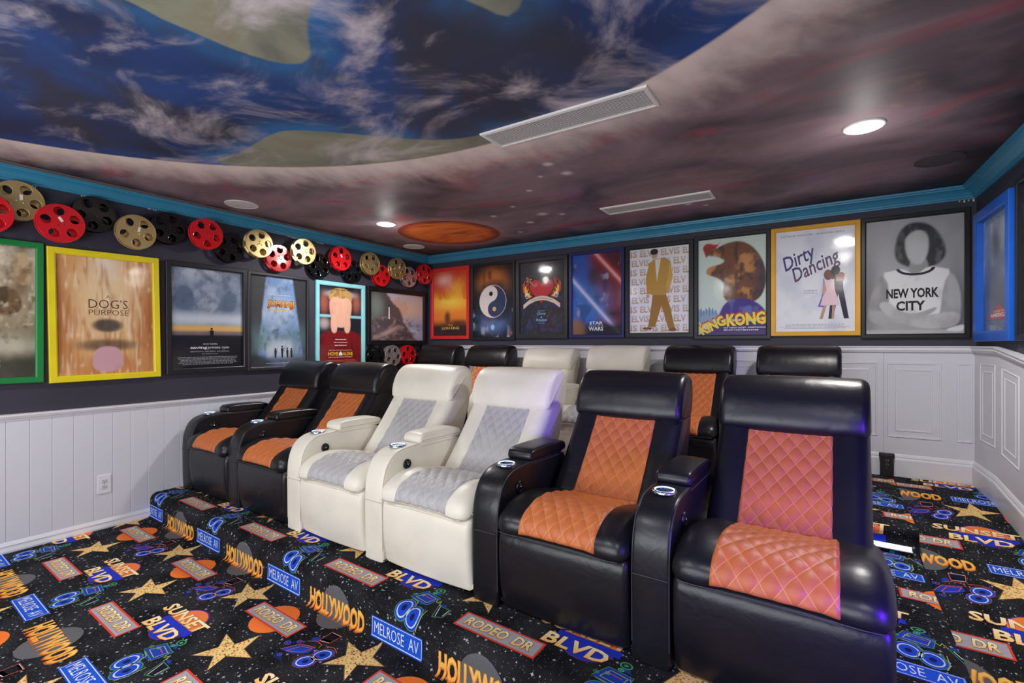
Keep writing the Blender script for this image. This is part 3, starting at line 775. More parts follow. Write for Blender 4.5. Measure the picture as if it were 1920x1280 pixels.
def quilt(name, prof, t0, t1, wfun, out, nu, nv, cell_u, cell_v, m, height=.0085, lift=.004):
    """quilted panel lying on the surface of a cushion"""
    v, f, uv = [], [], []
    L = t1 - t0
    for j in range(nv + 1):
        tt = t0 + L * j / nv; p, n = prof.at(tt); hw = wfun(j / nv)
        for i in range(nu + 1):
            x = -hw + 2 * hw * i / nu
            a = x / cell_u + (tt - t0) / cell_v; b_ = x / cell_u - (tt - t0) / cell_v
            pf = (abs(math.sin(math.pi * a)) * abs(math.sin(math.pi * b_))) ** .42
            ed = min(i, nu - i) / nu * 2 * hw; ev = min(j, nv - j) / nv * abs(L); e = min(1, min(ed, ev) / .012)
            h = (out(x) + (lift + height * pf) * e - .003 * (1 - e))
            v.append((x, p[0] + n[0] * h, p[1] + n[1] * h)); uv.append((a, b_))
    for j in range(nv):
        for i in range(nu):
            k = j * (nu + 1) + i; f.append((k, k + 1, k + nu + 2, k + nu + 1))
    me = mesh(name, v, f); ul = me.uv_layers.new(name='UVMap')
    idx = np.zeros(len(me.loops), int); me.loops.foreach_get('vertex_index', idx)
    ul.data.foreach_set('uv', np.array(uv, np.float32)[idx].ravel())
    me.materials.append(m); me.polygons.foreach_set('use_smooth', [True] * len(me.polygons))
    return me

def seam(name, pts, r, m):
    bm = bmesh.new(); tube_bm(bm, pts, r, 6); me = from_bm(name, bm); me.materials.append(m)
    me.polygons.foreach_set('use_smooth', [True] * len(me.polygons)); return me

def chair_parts(body, quilted, thread):
    D = {}
    D['base'] = extrude('base', Prof([(.07, .0), (.07, .06), (.60, .06), (.60, 0)], 1), -HW + .03, HW - .03, .01, mid=2, m=plast)
    D['footrest'] = extrude('footrest', foot_p, -HW + .004, HW - .004, .028, lambda x: .008 * (1 - (x / HW) ** 2), m=body)
    D['seat'] = extrude('seat', seat_p, -HW, HW, .045, seat_out, mid=26, m=body)
    D['backrest'] = extrude('backrest', back_p, -.302, .302, .040, back_out, mid=26, m=body)
    D['headrest'] = extrude('headrest', head_p, -.304, .304, .036, head_out, mid=10, m=body)
    t0, t1 = seat_p.near(-.023, .380), seat_p.near(.53, .419)
    if t1 < t0 and False: t0, t1 = t1, t0
    L = seat_p.S[-1]
    # walk along the top of the cushion
    d = (t1 - t0)
    if seat_p.at(t0 + .02 * np.sign(d))[0][1] < seat_p.at(t0)[0][1]: d = -(L - abs(d)) * np.sign(d)
    D['seat_panel'] = quilt('seat_panel', seat_p, t0, t0 + d, lambda k: .182 - .008 * k, seat_out, 68, 96, .066, .090, quilted)
    t0, t1 = back_p.near(.470, .430), back_p.near(.782, .828); d = t1 - t0; L = back_p.S[-1]
    if back_p.at(t0 + .02 * np.sign(d))[0][1] < back_p.at(t0)[0][1]: d = -(L - abs(d)) * np.sign(d)
    D['back_panel'] = quilt('back_panel', back_p, t0, t0 + d, lambda k: .174 - .004 * k, back_out, 62, 76, .066, .090, quilted)
    zs = .345
    D['seat_seam'] = seam('seat_seam', [(x, -.030 - .008 * (1 - (x / HW) ** 2) - .012 * math.exp(-((abs(x) - .235) / .07) ** 2), .373) for x in np.linspace(-.28, .28, 25)], .0022, thread)
    D['armrest'] = extrude('armrest', arm_p, AX0, AX1, .014, lambda x: .003 * (1 - ((x - (AX0 + AX1) / 2) / .075) ** 2), seg=4, mid=4, m=body)
    D['armrest_lid'] = extrude('armrest_lid', lid_p, AX0 - .001, AX1 + .001, .016, lambda x: .004 * (1 - ((x - (AX0 + AX1) / 2) / .076) ** 2), seg=4, mid=4, m=body)
    bm = bmesh.new()
    for xx in (AX0 + .004, AX1 - .004):         # piping along both arm edges
        pts = []
        for p, n in zip(arm_p.P, arm_p.N):
            if .06 < p[1] and p[0] < .30 and p[1] < .64: pts.append((xx, p[0] + n[0] * (-.0035), p[1] + n[1] * (-.0035)))
        i0 = int(np.argmin([q[2] for q in pts])); pts = sorted(pts, key=lambda q: q[2] + q[1] * .8)
        tube_bm(bm, pts, .0028, 6)
    tube_bm(bm, [(x, .0015 - .003, .335) for x in np.linspace(AX0 + .006, AX1 - .006, 5)], .0020, 6)
    tube_bm(bm, [(AX1 + .0005, y, .600 - .002) for y in np.linspace(.30, .66, 5)], .0018, 6)
    me = from_bm('arm_piping', bm); me.materials.append(thread); me.polygons.foreach_set('use_smooth', [True] * len(me.polygons)); D['arm_piping'] = me
    D['cup_ring'] = lathe('cup_ring', [(.036, -.004), (.036, .004), (.040, .0065), (.046, .0065), (.0495, .003), (.0495, -.004)], 32); D['cup_ring'].materials.append(chrome)
    D['cup_light'] = lathe('cup_light', [(.0352, .0035), (.0375, .0062), (.0405, .0072), (.0405, .0060)], 32); D['cup_light'].materials.append(led)
    D['cup_well'] = lathe('cup_well', [(.0362, .004), (.0355, -.012), (.033, -.055), (.0001, -.056)], 28); D['cup_well'].materials.append(cupin)
    bm = bmesh.new(); me = lathe('recline_button', [(.0001, .010), (.012, .010), (.013, .007), (.021, .007), (.023, .009), (.026, .009), (.0285, .004), (.0285, 0)], 28)
    me.materials.append(plast); D['recline_button'] = me
    D['button_switch'] = lathe('button_switch', [(.0001, .0125), (.004, .0125), (.0045, .010)], 12); D['button_switch'].materials.append(chrome)
    for k in ('cup_ring', 'cup_light', 'cup_well', 'recline_button', 'button_switch'): D[k].polygons.foreach_set('use_smooth', [True] * len(D[k].polygons))
    return D
thr_b = mat('black_piping', (52, 52, 60), rough=.45, bump=.05, bscale=300)
thr_c = mat('cream_piping', (206, 196, 180), rough=.5, bump=.05, bscale=300)
KB = chair_parts(blk, tanq, thr_b); KW = chair_parts(crm, gryq, thr_c)

def recliner(D, x, y, z, label, group, rot=0.0, recl=0.0):
    t = empty('recliner', (x, y, z), (0, 0, rot)); tag(t, label, 'recliner', group)
    def part(n, parent=t, name=None): return obj(name or n, D[n], parent)
    for n in ('base', 'footrest'): part(n)
    s_ = part('seat'); part('seat_panel', s_); part('seat_seam', s_)
    bk = part('backrest'); part('back_panel', bk)
    hd = part('headrest')
    if recl:
        M = Matrix.Translation((0, .55, .35)) @ Matrix.Rotation(-recl, 4, 'X') @ Matrix.Translation((0, -.55, -.35))
        bk.matrix_local = M; hd.matrix_local = M
    a = part('armrest'); part('armrest_lid', a); part('arm_piping', a)
    cx = (AX0 + AX1) / 2
    r_ = part('cup_ring', a); r_.location = (cx, .185, .6135)
    lr = part('cup_light', a); lr.location = (cx, .185, .6135)
    wv = part('cup_well', a); wv.location = (cx, .185, .6145)
    b_ = part('recline_button', a); b_.location = (AX1 + .001, .185, .515); b_.rotation_euler = (0, R(90), 0)
    c_ = part('button_switch', a); c_.location = (AX1 + .001, .185, .515); c_.rotation_euler = (0, R(90), 0)
    return t
FR = [-4.087, -3.303, -2.519, -1.735, -.951, -.167]
ord_ = ['against the left wall', 'second from the left wall', 'beside the black pair on the left', 'beside the black pair on the right', 'beside the right-hand cream one', 'at the right end next to the ramp']
FL = ['black and tan quilted recliner at the left wall end of the front row', 'black and tan quilted recliner second from the left wall in front row',
      'cream and grey recliner, left one of the front-row pair', 'cream and grey recliner, right one of the front-row pair',
      'black and tan recliner right of the cream pair in front row', 'nearest black and tan recliner, violet lit, right end of front row']
BL = ['black and tan recliner at left end of back row, beside the reels', 'black and tan recliner second from the left in back row',
      'cream recliner in back row with slouched headrest, left one of pair', 'cream recliner in back row, right one of the pair',
      'black and tan recliner in back row just right of cream pair', 'black and tan recliner at the right end of the back row']
for i, x in enumerate(FR):
    y = 1.835 - .027 * (x + 1.5)
    t_ = recliner(KW if i in (2, 3) else KB, x, y, H1, FL[i], 'front row recliners', R(-1.4))
    if i == 5:                                   # nothing hems in the last seat, its cushion spreads
        for c_ in t_.children:
            if c_.name.split('.')[0] in ('seat', 'footrest'): c_.scale.x = 1.045; c_.location.x = .013
BR = [-4.15, -3.362, -2.574, -1.786, -.998, -.21]
for i, x in enumerate(BR):
    recliner(KW if i in (2, 3) else KB, x, 3.85, H2, BL[i], 'back row recliners', 0, R(4) if i == 2 else 0)

# ------------------------------------------------------------------ framed posters
pprint = print_mat('printed_poster_paper', .45)
pink_ = print_mat('poster_lettering_ink', .45)
def glass_mat():
    m = bpy.data.materials.new('poster_glazing'); m.use_nodes = True
    nt = m.node_tree; N, K = nt.nodes, nt.links
    for n in list(N):
        if n.type != 'OUTPUT_MATERIAL': N.remove(n)
    out = [n for n in N if n.type == 'OUTPUT_MATERIAL'][0]
    tr = N.new('ShaderNodeBsdfTransparent'); gl = N.new('ShaderNodeBsdfGlossy'); gl.inputs['Roughness'].default_value = .10
    tc = N.new('ShaderNodeTexCoord'); n = N.new('ShaderNodeTexNoise'); n.inputs['Scale'].default_value = 6; K.new(tc.outputs['Object'], n.inputs['Vector'])
    bp = N.new('ShaderNodeBump'); bp.inputs['Strength'].default_value = .12; bp.inputs['Distance'].default_value = .01
    K.new(n.outputs['Fac'], bp.inputs['Height']); K.new(bp.outputs[0], gl.inputs['Normal'])
    lw = N.new('ShaderNodeLayerWeight'); lw.inputs['Blend'].default_value = .5
    pw = N.new('ShaderNodeMath'); pw.operation = 'POWER'; K.new(lw.outputs['Facing'], pw.inputs[0]); pw.inputs[1].default_value = 5
    fr = N.new('ShaderNodeMath'); fr.operation = 'MULTIPLY_ADD'; K.new(pw.outputs[0], fr.inputs[0]); fr.inputs[1].default_value = .7; fr.inputs[2].default_value = .04
    mx = N.new('ShaderNodeMixShader'); K.new(fr.outputs[0], mx.inputs[0]); K.new(tr.outputs[0], mx.inputs[1]); K.new(gl.outputs[0], mx.inputs[2])
    K.new(mx.outputs[0], out.inputs['Surface']); return m
glass = glass_mat()

def G(u, v, cx, cy, rx, ry, rot=0.0, p=2.0):
    """soft elliptical patch, 1 in the middle, fading out"""
    a, b_ = u - cx, v - cy; c, s_ = math.cos(rot), math.sin(rot)
    x, y = (a * c + b_ * s_) / rx, (-a * s_ + b_ * c) / ry
    return np.exp(-(x * x + y * y) ** (p / 2))
def ss(v, lo, hi): t = np.clip((v - lo) / (hi - lo), 0, 1); return t * t * (3 - 2 * t)
class Paint:
    """colour field on a grid of the print sheet (u right, v up, 0..1)"""
    def __init__(s, W, H, base, st=.011):
        s.nx, s.ny = max(8, int(W / st)), max(8, int(H / st)); s.W, s.H = W, H
        s.u, s.v = np.meshgrid(np.linspace(0, 1, s.nx), np.linspace(0, 1, s.ny)); s.c = np.zeros((s.ny, s.nx, 3)) + np.array(lin(base)[:3])
        s.rg = np.random.RandomState(int(W * 1e4 + H * 1e3) % 9999)
    def mix(s, k, col, a=1.0):
        k = np.clip(k * a, 0, 1)[..., None]; s.c = s.c * (1 - k) + np.array(lin(col)[:3]) * k; return s
    def blob(s, cx, cy, rx, ry, col, a=1.0, rot=0.0, p=2.0): return s.mix(G(s.u, s.v, cx, cy, rx, ry, rot, p), col, a)
    def band(s, v0, v1, col, a=1.0, soft=.03): return s.mix(ss(s.v, v0 - soft, v0 + soft) * (1 - ss(s.v, v1 - soft, v1 + soft)), col, a)
    def noise(s, n):
        q = s.rg.rand(n + 2, n + 2); x = s.u * n; y = s.v * n; i, j = x.astype(int), y.astype(int); fx, fy = x - i, y - j
        fx, fy = fx * fx * (3 - 2 * fx), fy * fy * (3 - 2 * fy)
        return (q[j, i] * (1 - fx) + q[j, i + 1] * fx) * (1 - fy) + (q[j + 1, i] * (1 - fx) + q[j + 1, i + 1] * fx) * fy
    def fbm(s, n, o=4):
        return sum(s.noise(n * 2 ** k) / 2 ** (k + 1) for k in range(o)) / (1 - .5 ** o)
    def mottle(s, n, col, lo=.5, hi=.75, a=.6, mask=1.0): return s.mix(ss(s.fbm(n), lo, hi) * mask, col, a)
    def poly(s, pts, col, a=1.0, soft=.006, it=2, tex=None):
        Q = np.array(chaikin(pts, it)) * [s.W, s.H]; P = np.c_[(s.u * s.W).ravel(), (s.v * s.H).ravel()]; d = np.full(len(P), 1e9); ins = np.zeros(len(P), bool)
        for p, q in zip(Q, np.roll(Q, -1, 0)):
            e = q - p; w_ = P - p; t = np.clip((w_ @ e) / (e @ e + 1e-12), 0, 1); d = np.minimum(d, np.linalg.norm(w_ - t[:, None] * e, axis=1))
            c1 = (p[1] > P[:, 1]) != (q[1] > P[:, 1])
            with np.errstate(divide='ignore', invalid='ignore'): xi = (q[0] - p[0]) * (P[:, 1] - p[1]) / (q[1] - p[1]) + p[0]
            ins ^= c1 & (P[:, 0] < xi)
        k = ss(np.where(ins, d, -d), -soft, soft).reshape(s.u.shape); s.mix(k, col, a); s.last = k; return s
    def shade(s, n, col, lo=.5, hi=.75, a=.6): return s.mix(ss(s.fbm(n), lo, hi) * s.last, col, a)
    def streak(s, nu, nv, col, lo=.5, hi=.75, a=.6, mask=1.0):
        q = s.rg.rand(nv + 2, nu + 2); x = s.u * nu; y = s.v * nv; i, j = x.astype(int), y.astype(int); fx_, fy_ = x - i, y - j
        n_ = (q[j, i] * (1 - fx_) + q[j, i + 1] * fx_) * (1 - fy_) + (q[j + 1, i] * (1 - fx_) + q[j + 1, i + 1] * fx_) * fy_
        return s.mix(ss(n_, lo, hi) * mask, col, a)
    def mesh(s, name):
        P = np.c_[((s.u - .5) * s.W).ravel(), ((s.v - .5) * s.H).ravel(), np.zeros(s.nx * s.ny)]
        f = [(j * s.nx + i, j * s.nx + i + 1, (j + 1) * s.nx + i + 1, (j + 1) * s.nx + i) for j in range(s.ny - 1) for i in range(s.nx - 1)]
        return print_mesh(name, P, f, np.c_[s.c.reshape(-1, 3), np.ones(s.nx * s.ny)], pprint)

def framed(name, wall_, a, zc, W, H, fw, fcol, paint, ink=None, label='', cat='poster', depth=.03, roll=0.0, base=(60, 60, 60), gloss=.4, group=None, off=0.0, mat_w=0.0, st=.008):
    """frame of outer size W x H with border fw, picture painted by paint(P) and flat lettering by ink(Print, w, h)"""
    if wall_ == 'left': loc, rz = (XL + off, a, zc), R(90)
    elif wall_ == 'back': loc, rz = (a, YB - off, zc), 0.0
    else: loc, rz = (xr(a) - off, a, zc), R(-90) + RA
    e = empty('framed_poster' if cat == 'poster' else name, loc, (R(90), 0, rz))
    if roll: e.rotation_euler = (Matrix.Rotation(rz, 3, 'Z') @ Matrix.Rotation(R(90), 3, 'X') @ Matrix.Rotation(roll, 3, 'Z')).to_euler()
    tag(e, label, cat, group)
    fm = mat('frame_paint_%d_%d_%d' % fcol, fcol, rough=gloss, bump=.05, bscale=70, var=.06, vscale=8)
    bm = bmesh.new(); hw, hh = W / 2, H / 2
    pr = [(0, .002), (0, depth - .003), (.003, depth), (fw - .008, depth), (fw - .004, depth - .004), (fw, depth - .006), (fw, .004)]
    loops = [[bm.verts.new((sx * (hw - i), sy * (hh - i), d)) for sx, sy in ((-1, -1), (1, -1), (1, 1), (-1, 1))] for i, d in pr]
    for l0, l1 in zip(loops, loops[1:] + loops[:1]):
        for k in range(4): bm.faces.new([l0[k], l0[(k + 1) % 4], l1[(k + 1) % 4], l1[k]])
    obj('frame', from_bm('frame', bm), e, fm)
    w_, h_ = W - 2 * fw, H - 2 * fw
    P = Paint(w_ + .004, h_ + .004, base, st); paint(P)
    po = obj('print', P.mesh('print'), e); po.location.z = .008
    if ink:
        q = Print(); ink(q, w_, h_); v, f, c = q.arrays(); v = v.copy(); v[:, 2] = v[:, 2] * .00025
        me = print_mesh('lettering', v, f, c, pink_); bm = bmesh.new(); bm.from_mesh(me); bmesh.ops.triangulate(bm, faces=bm.faces[:])
        for f_ in bm.faces:
            if f_.normal.z < 0: f_.normal_flip()
        bm.to_mesh(me); bm.free(); obj('lettering', me, po)
    g = obj('glazing', mesh('glazing', [(-w_ / 2, -h_ / 2, .0125), (w_ / 2, -h_ / 2, .0125), (w_ / 2, h_ / 2, .0125), (-w_ / 2, h_ / 2, .0125)], [(0, 1, 2, 3)]), e, glass)
    return e
def bars(q, w, y0, n, dy, col, wd=.8, cx=0.0, h=.45):
    """rows of print too small to read"""
    r_ = random.Random(int(abs(w) * 1000) + n)
    for k in range(n):
        ww = w * wd * r_.uniform(.82, 1.0); x = cx - ww / 2; y = y0 - k * dy
        while x < cx + ww / 2:
            L = r_.uniform(.008, .03); q.rect(x, min(x + L, cx + ww / 2), y, y + dy * h, col, 1); x += L + .005
def fx(w, a): return (a - .5) * w          # 0..1 across -> sheet coordinates
def fy(h, b): return (.5 - b) * h          # 0..1 down
def T(q, w, h, body, x0, x1, y0, y1, col, **k): q.text(body, fx(w, x0), fx(w, x1), fy(h, y1), fy(h, y0), col, **k)

# ---- left wall
def pa(P):
    P.mix(P.v, (206, 196, 176), .9); P.blob(.2, .75, .4, .3, (226, 220, 206), .7); P.blob(.85, .70, .16, .26, (150, 116, 84), .7); P.blob(.55, .5, .25, .2, (176, 150, 112), .8)
    P.mottle(5, (110, 92, 66), .48, .7, .7); P.mottle(9, (214, 200, 170), .5, .75, .5); P.blob(.6, .35, .5, .12, (132, 120, 92), .8); P.blob(.7, .24, .6, .08, (196, 192, 176), .7)
    P.band(-.1, .17, (52, 56, 44), .9, .06); P.mottle(4, (40, 44, 38), .55, .8, .6, P.v < .3)
    P.poly([(.60, .62), (.74, .70), (.86, .66), (.90, .52), (.78, .46), (.64, .50)], (120, 90, 62), .8); P.shade(12, (70, 54, 40), .5, .7, .8); P.poly([(.80, .95), (.96, .96), (.98, .72), (.84, .70)], (196, 170, 130), .8); P.shade(10, (140, 106, 72), .5, .7, .7); P.poly([(.52, .40), (.66, .44), (.74, .34), (.62, .30)], (70, 66, 54), .8); P.mottle(26, (96, 84, 60), .55, .75, .5, P.v > .2); P.mottle(22, (232, 224, 200), .6, .8, .5, P.v > .3)
def ia(q, w, h):
    T(q, w, h, 'LORD OF THE RINGS', .02, .72, .862, .925, (214, 178, 84), layer=1, col2=(240, 214, 130), fat=.01)
    T(q, w, h, 'THE RETURN OF THE KING', .10, .62, .938, .956, (190, 178, 140), layer=1)
framed('framed_poster', 'left', .727, 1.6195, .682, .970, .040, (24, 128, 62), pa, ia, 'green framed poster with pale brown battle picture, cut by the left edge', base=(150, 132, 100))
def pa(P):
    P.mottle(4, (236, 190, 130), .45, .7, .8); P.blob(.5, .75, .30, .35, (240, 214, 172), .9); P.blob(.5, .98, .12, .12, (240, 236, 232), .6)
    P.blob(.5, .45, .36, .30, (238, 206, 160), .7); P.blob(.02, .45, .16, .5, (176, 100, 48), .8); P.blob(.98, .45, .15, .5, (170, 96, 48), .8)
    P.blob(.5, .04, .6, .10, (196, 122, 66), .7); P.streak(40, 9, (176, 104, 52), .5, .9, .55); P.streak(52, 12, (252, 232, 200), .55, .95, .55)
    P.blob(.5, .42, .16, .06, (58, 52, 56), .9, p=9); P.blob(.5, .25, .32, .055, (78, 56, 46), .8, p=5); P.poly([(.34, .02), (.34, .18), (.42, .24), (.58, .24), (.66, .18), (.66, .02)], (214, 166, 174)); P.shade(5, (186, 120, 132), .5, .8, .6)
def ia(q, w, h):
    T(q, w, h, 'A', .49, .53, .315, .345, (40, 30, 28), layer=1, fat=-.01); T(q, w, h, "DOG'S", .31, .72, .355, .432, (36, 26, 26), layer=1, fat=-.01); T(q, w, h, 'PURPOSE', .31, .725, .445, .492, (36, 26, 26), layer=1, fat=-.012)
framed('framed_poster', 'left', 1.433, 1.613, .682, .968, .046, (232, 212, 30), pa, ia, 'bright yellow framed poster with a golden tan furry picture', base=(222, 164, 100), roll=.017, gloss=.35)
def pa(P):
    P.mix(P.v, (150, 166, 186), .8); P.blob(.5, .97, .5, .08, (200, 208, 220), .8); P.mottle(4, (76, 90, 116), .45, .7, .7); P.mottle(8, (196, 206, 220), .55, .8, .4)
    P.blob(.18, .68, .14, .16, (84, 100, 128), .8, p=3); P.blob(.48, .68, .18, .20, (96, 112, 138), .8, p=3); P.blob(.78, .64, .15, .15, (88, 104, 130), .8, p=3); P.blob(.48, .62, .09, .10, (172, 176, 184), .7)
    P.poly([(.02, .60), (.04, .76), (.18, .84), (.30, .76), (.30, .56)], (86, 102, 130), .7, soft=.012); P.poly([(.28, .76), (.36, .88), (.52, .90), (.66, .82), (.68, .74), (.62, .60), (.48, .54), (.36, .60)], (112, 128, 152), .7, soft=.01); P.shade(8, (176, 186, 202), .5, .75, .6); P.poly([(.68, .70), (.76, .80), (.90, .76), (.92, .64), (.80, .56)], (92, 108, 134), .7, soft=.012); P.mottle(18, (60, 74, 100), .56, .78, .4, P.v > .5); P.band(.44, .55, (206, 216, 226), .8, .05); P.band(.37, .43, (222, 178, 104), 1, .02); P.band(.335, .37, (120, 84, 52), .8, .02); P.band(-.1, .335, (24, 24, 32), 1, .012)
def ia(q, w, h):
    c = (226, 228, 236)
    q.disc(fx(w, .54), fy(h, .605), .009, .011, (20, 20, 24), 1); q.poly([(fx(w, .52), fy(h, .70)), (fx(w, .565), fy(h, .70)), (fx(w, .57), fy(h, .62)), (fx(w, .51), fy(h, .62))], (20, 20, 24), 1)
    T(q, w, h, 'tom hanks', .42, .62, .748, .766, c, layer=1); T(q, w, h, 'saving', .245, .475, .782, .815, c, layer=1, fat=.02); T(q, w, h, 'private ryan', .49, .79, .782, .815, c, layer=1)
    T(q, w, h, 'edward burns  matt damon  tom sizemore', .245, .79, .825, .840, (180, 182, 190), layer=1); T(q, w, h, 'the mission is a man.', .40, .63, .853, .864, (190, 192, 200), layer=1)
    bars(q, w, fy(h, .895), 6, .012, (150, 152, 160), .86)
framed('framed_poster', 'left', 2.158, 1.626, .676, .950, .042, (28, 28, 34), pa, ia, 'black framed poster with grey-blue sky, orange horizon and black base', base=(120, 138, 164), roll=.008)
def pa(P):
    P.mix(P.v, (120, 156, 206), .8); P.blob(.45, .62, .3, .2, (190, 206, 228), .8); P.blob(.5, .5, .12, .14, (150, 168, 196), .7); P.mottle(6, (196, 212, 230), .5, .75, .5)
    P.mix(ss(.26 - P.u + (P.v - 1) * .16 + .02 * P.fbm(8), -.02, .02), (66, 68, 72)); P.mix(ss(P.u - .74 + (P.v - 1) * -.0 - .22 * (1 - P.v) + .0, -.02, .02), (52, 54, 60))
    P.blob(.2, .3, .25, .14, (92, 128, 132), .8); P.blob(.8, .34, .22, .14, (92, 120, 130), .8); P.mottle(9, (64, 92, 104), .52, .74, .7, P.v < .42); P.blob(.5, .2, .26, .10, (206, 214, 220), .8)
    P.blob(.14, .03, .22, .10, (30, 30, 36), .95, p=4); P.blob(.88, .06, .18, .07, (90, 100, 96), .9); P.band(-.1, .10, (70, 70, 74), .7, .03); P.mottle(16, (40, 52, 60), .56, .8, .4)
def ia(q, w, h):
    T(q, w, h, 'JUMANJI', .29, .77, .262, .352, (96, 30, 24), layer=1, fat=.03, grow=.05); T(q, w, h, 'JUMANJI', .29, .77, .262, .352, (196, 44, 28), layer=2, col2=(250, 196, 70), fat=.03)
    q.rect(fx(w, .32), fx(w, .70), fy(h, .372), fy(h, .362), (226, 180, 80), 1); bars(q, w, fy(h, .20), 1, .014, (206, 214, 230), .4, .01)
    for x, s_ in ((.43, .9), (.55, 1.15), (.645, .95), (.72, .9)):
        b_ = fy(h, .905); q.disc(fx(w, x), b_ + .098 * s_, .009, .011, (26, 28, 34), 1); q.poly([(fx(w, x) - .006, b_), (fx(w, x) + .008, b_), (fx(w, x) + .013, b_ + .085 * s_), (fx(w, x) - .013, b_ + .085 * s_)], (26, 28, 34), 1)
    bars(q, w, fy(h, .965), 1, .010, (200, 204, 210), .5)
framed('framed_poster', 'left', 2.822, 1.622, .650, .948, .030, (44, 44, 50), pa, ia, 'dark framed poster of a misty blue jungle with four small figures', base=(96, 130, 186))
def pa(P):
    P.mottle(8, (60, 60, 70), .5, .8, .6); P.blob(.12, .78, .10, .14, (176, 96, 84), .8, p=3); P.blob(.88, .80, .10, .13, (180, 104, 88), .8, p=3); P.blob(.12, .52, .12, .07, (196, 176, 176), .8, p=3)
    P.band(.60, .632, (150, 214, 222), .9, .006); P.blob(.5, .90, .34, .05, (222, 226, 232), .7, p=4)
    P.poly([(.24, .86), (.24, .66), (.34, .50), (.5, .46), (.66, .50), (.76, .66), (.76, .86), (.5, .96)], (228, 180, 156)); P.shade(3, (206, 140, 120), .5, .8, .6); P.poly([(.23, .80), (.23, .92), (.38, .98), (.62, .98), (.77, .92), (.77, .80), (.66, .87), (.5, .84), (.36, .88)], (196, 156, 96)); P.shade(14, (140, 104, 60), .5, .7, .7)
    P.poly([(-.02, -.05), (-.02, .34), (.10, .41), (.34, .43), (.66, .43), (.90, .41), (1.02, .34), (1.02, -.05)], (122, 24, 30))
    P.poly([(.28, .40), (.26, .58), (.33, .66), (.42, .60), (.42, .40)], (230, 178, 156)); P.poly([(.58, .40), (.58, .60), (.67, .66), (.74, .58), (.72, .40)], (230, 178, 156)); P.mottle(18, (84, 14, 20), .5, .75, .7, P.v < .40)
def ia(q, w, h):
    c = (230, 214, 206)
    for k, (a, b_) in enumerate(((.36, .64), (.34, .68), (.36, .66))): bars(q, w, fy(h, .688 + .038 * k), 1, .016, c, (b_ - a), 0)
    T(q, w, h, 'HOME', .21, .44, .845, .892, (240, 206, 60), layer=1, fat=.01); T(q, w, h, 'ALONE', .55, .79, .845, .892, (240, 206, 60), layer=1, fat=.01)
    q.poly([(fx(w, .455), fy(h, .892)), (fx(w, .54), fy(h, .892)), (fx(w, .54), fy(h, .862)), (fx(w, .497), fy(h, .838)), (fx(w, .455), fy(h, .862))], (236, 232, 226), 1)
    bars(q, w, fy(h, .825), 1, .010, c, .58); bars(q, w, fy(h, .915), 1, .012, c, .6); bars(q, w, fy(h, .955), 2, .012, (190, 110, 100), .85)
    bars(q, w, fy(h, .045), 1, .014, (60, 60, 66), .86)
framed('framed_poster', 'left', 3.556, 1.612, .660, .960, .046, (142, 214, 222), pa, ia, 'pale aqua framed poster with dark red lower half', base=(34, 34, 42))
def pa(P):
    P.mix(P.v, (206, 196, 206), .9); P.blob(.7, .72, .4, .25, (236, 196, 170), .9); P.blob(.5, .9, .5, .14, (196, 196, 214), .6); P.mottle(5, (214, 160, 130), .52, .75, .6, P.v > .45); P.blob(.85, .30, .3, .10, (150, 166, 186), .9); P.blob(.72, .20, .25, .06, (206, 214, 220), .8)
    P.mix(ss(.78 - P.u * 1.0 - P.v * .55 + .16 * P.fbm(6), -.02, .04), (92, 80, 84)); P.blob(.10, .70, .14, .26, (120, 136, 126), .9, p=3); P.mottle(14, (176, 146, 146), .5, .75, .6, P.v < .5); P.mottle(18, (60, 52, 62), .55, .78, .6, P.v < .45)
    P.blob(.32, .18, .22, .05, (206, 170, 160), .8, rot=.5)
def ia(q, w, h):
    q.poly([(fx(w, .315), fy(h, .55)), (fx(w, .345), fy(h, .55)), (fx(w, .34), fy(h, .30)), (fx(w, .32), fy(h, .30))], (230, 222, 222), 1); q.poly([(fx(w, .31), fy(h, .30)), (fx(w, .35), fy(h, .30)), (fx(w, .33), fy(h, .20))], (70, 66, 80), 1)
framed('framed_painting', 'left', 4.4305, 1.746, 1.011, .708, .056, (16, 16, 20), pa, ia, 'wide black framed seascape with pink sky and rocky shore', 'painting', base=(176, 176, 196))

# ---- back wall
def pa(P):
    P.band(.62, 1.2, (206, 66, 34), 1, .2); P.blob(.5, .52, .6, .12, (252, 206, 70), 1); P.blob(.72, .72, .2, .12, (250, 190, 60), .8); P.blob(.32, .86, .22, .09, (244, 206, 190), .75); P.mottle(5, (196, 44, 30), .5, .75, .5, P.v > .55)
    P.band(-.1, .20, (52, 30, 30), 1, .07); P.blob(.42, .28, .09, .10, (72, 36, 26), .9, p=4); P.blob(.75, .20, .3, .05, (60, 34, 32), .8)
def ia(q, w, h):
    T(q, w, h, 'THE', .44, .58, .828, .850, (240, 196, 120), layer=1); T(q, w, h, 'LION KING', .25, .77, .862, .902, (250, 206, 120), layer=1, fat=.01)
framed('framed_poster', 'back', -4.2265, 1.945, .663, .956, .044, (214, 44, 44), pa, ia, 'red framed poster with orange sunset picture in the back corner', base=(232, 128, 40))
def pa(P):
    P.blob(.5, .76, .34, .20, (204, 116, 50), .95, p=3); P.mottle(7, (70, 40, 26), .5, .75, .7, P.v > .55); P.blob(.5, .22, .36, .17, (86, 116, 170), .95, p=3); P.mottle(8, (196, 206, 226), .58, .8, .5, P.v < .4); P.mottle(7, (16, 18, 28), .5, .72, .6, P.v < .42)
    P.mix(G(P.u, P.v, .5, .5, .42, .30, p=8), (30, 34, 48), .9)
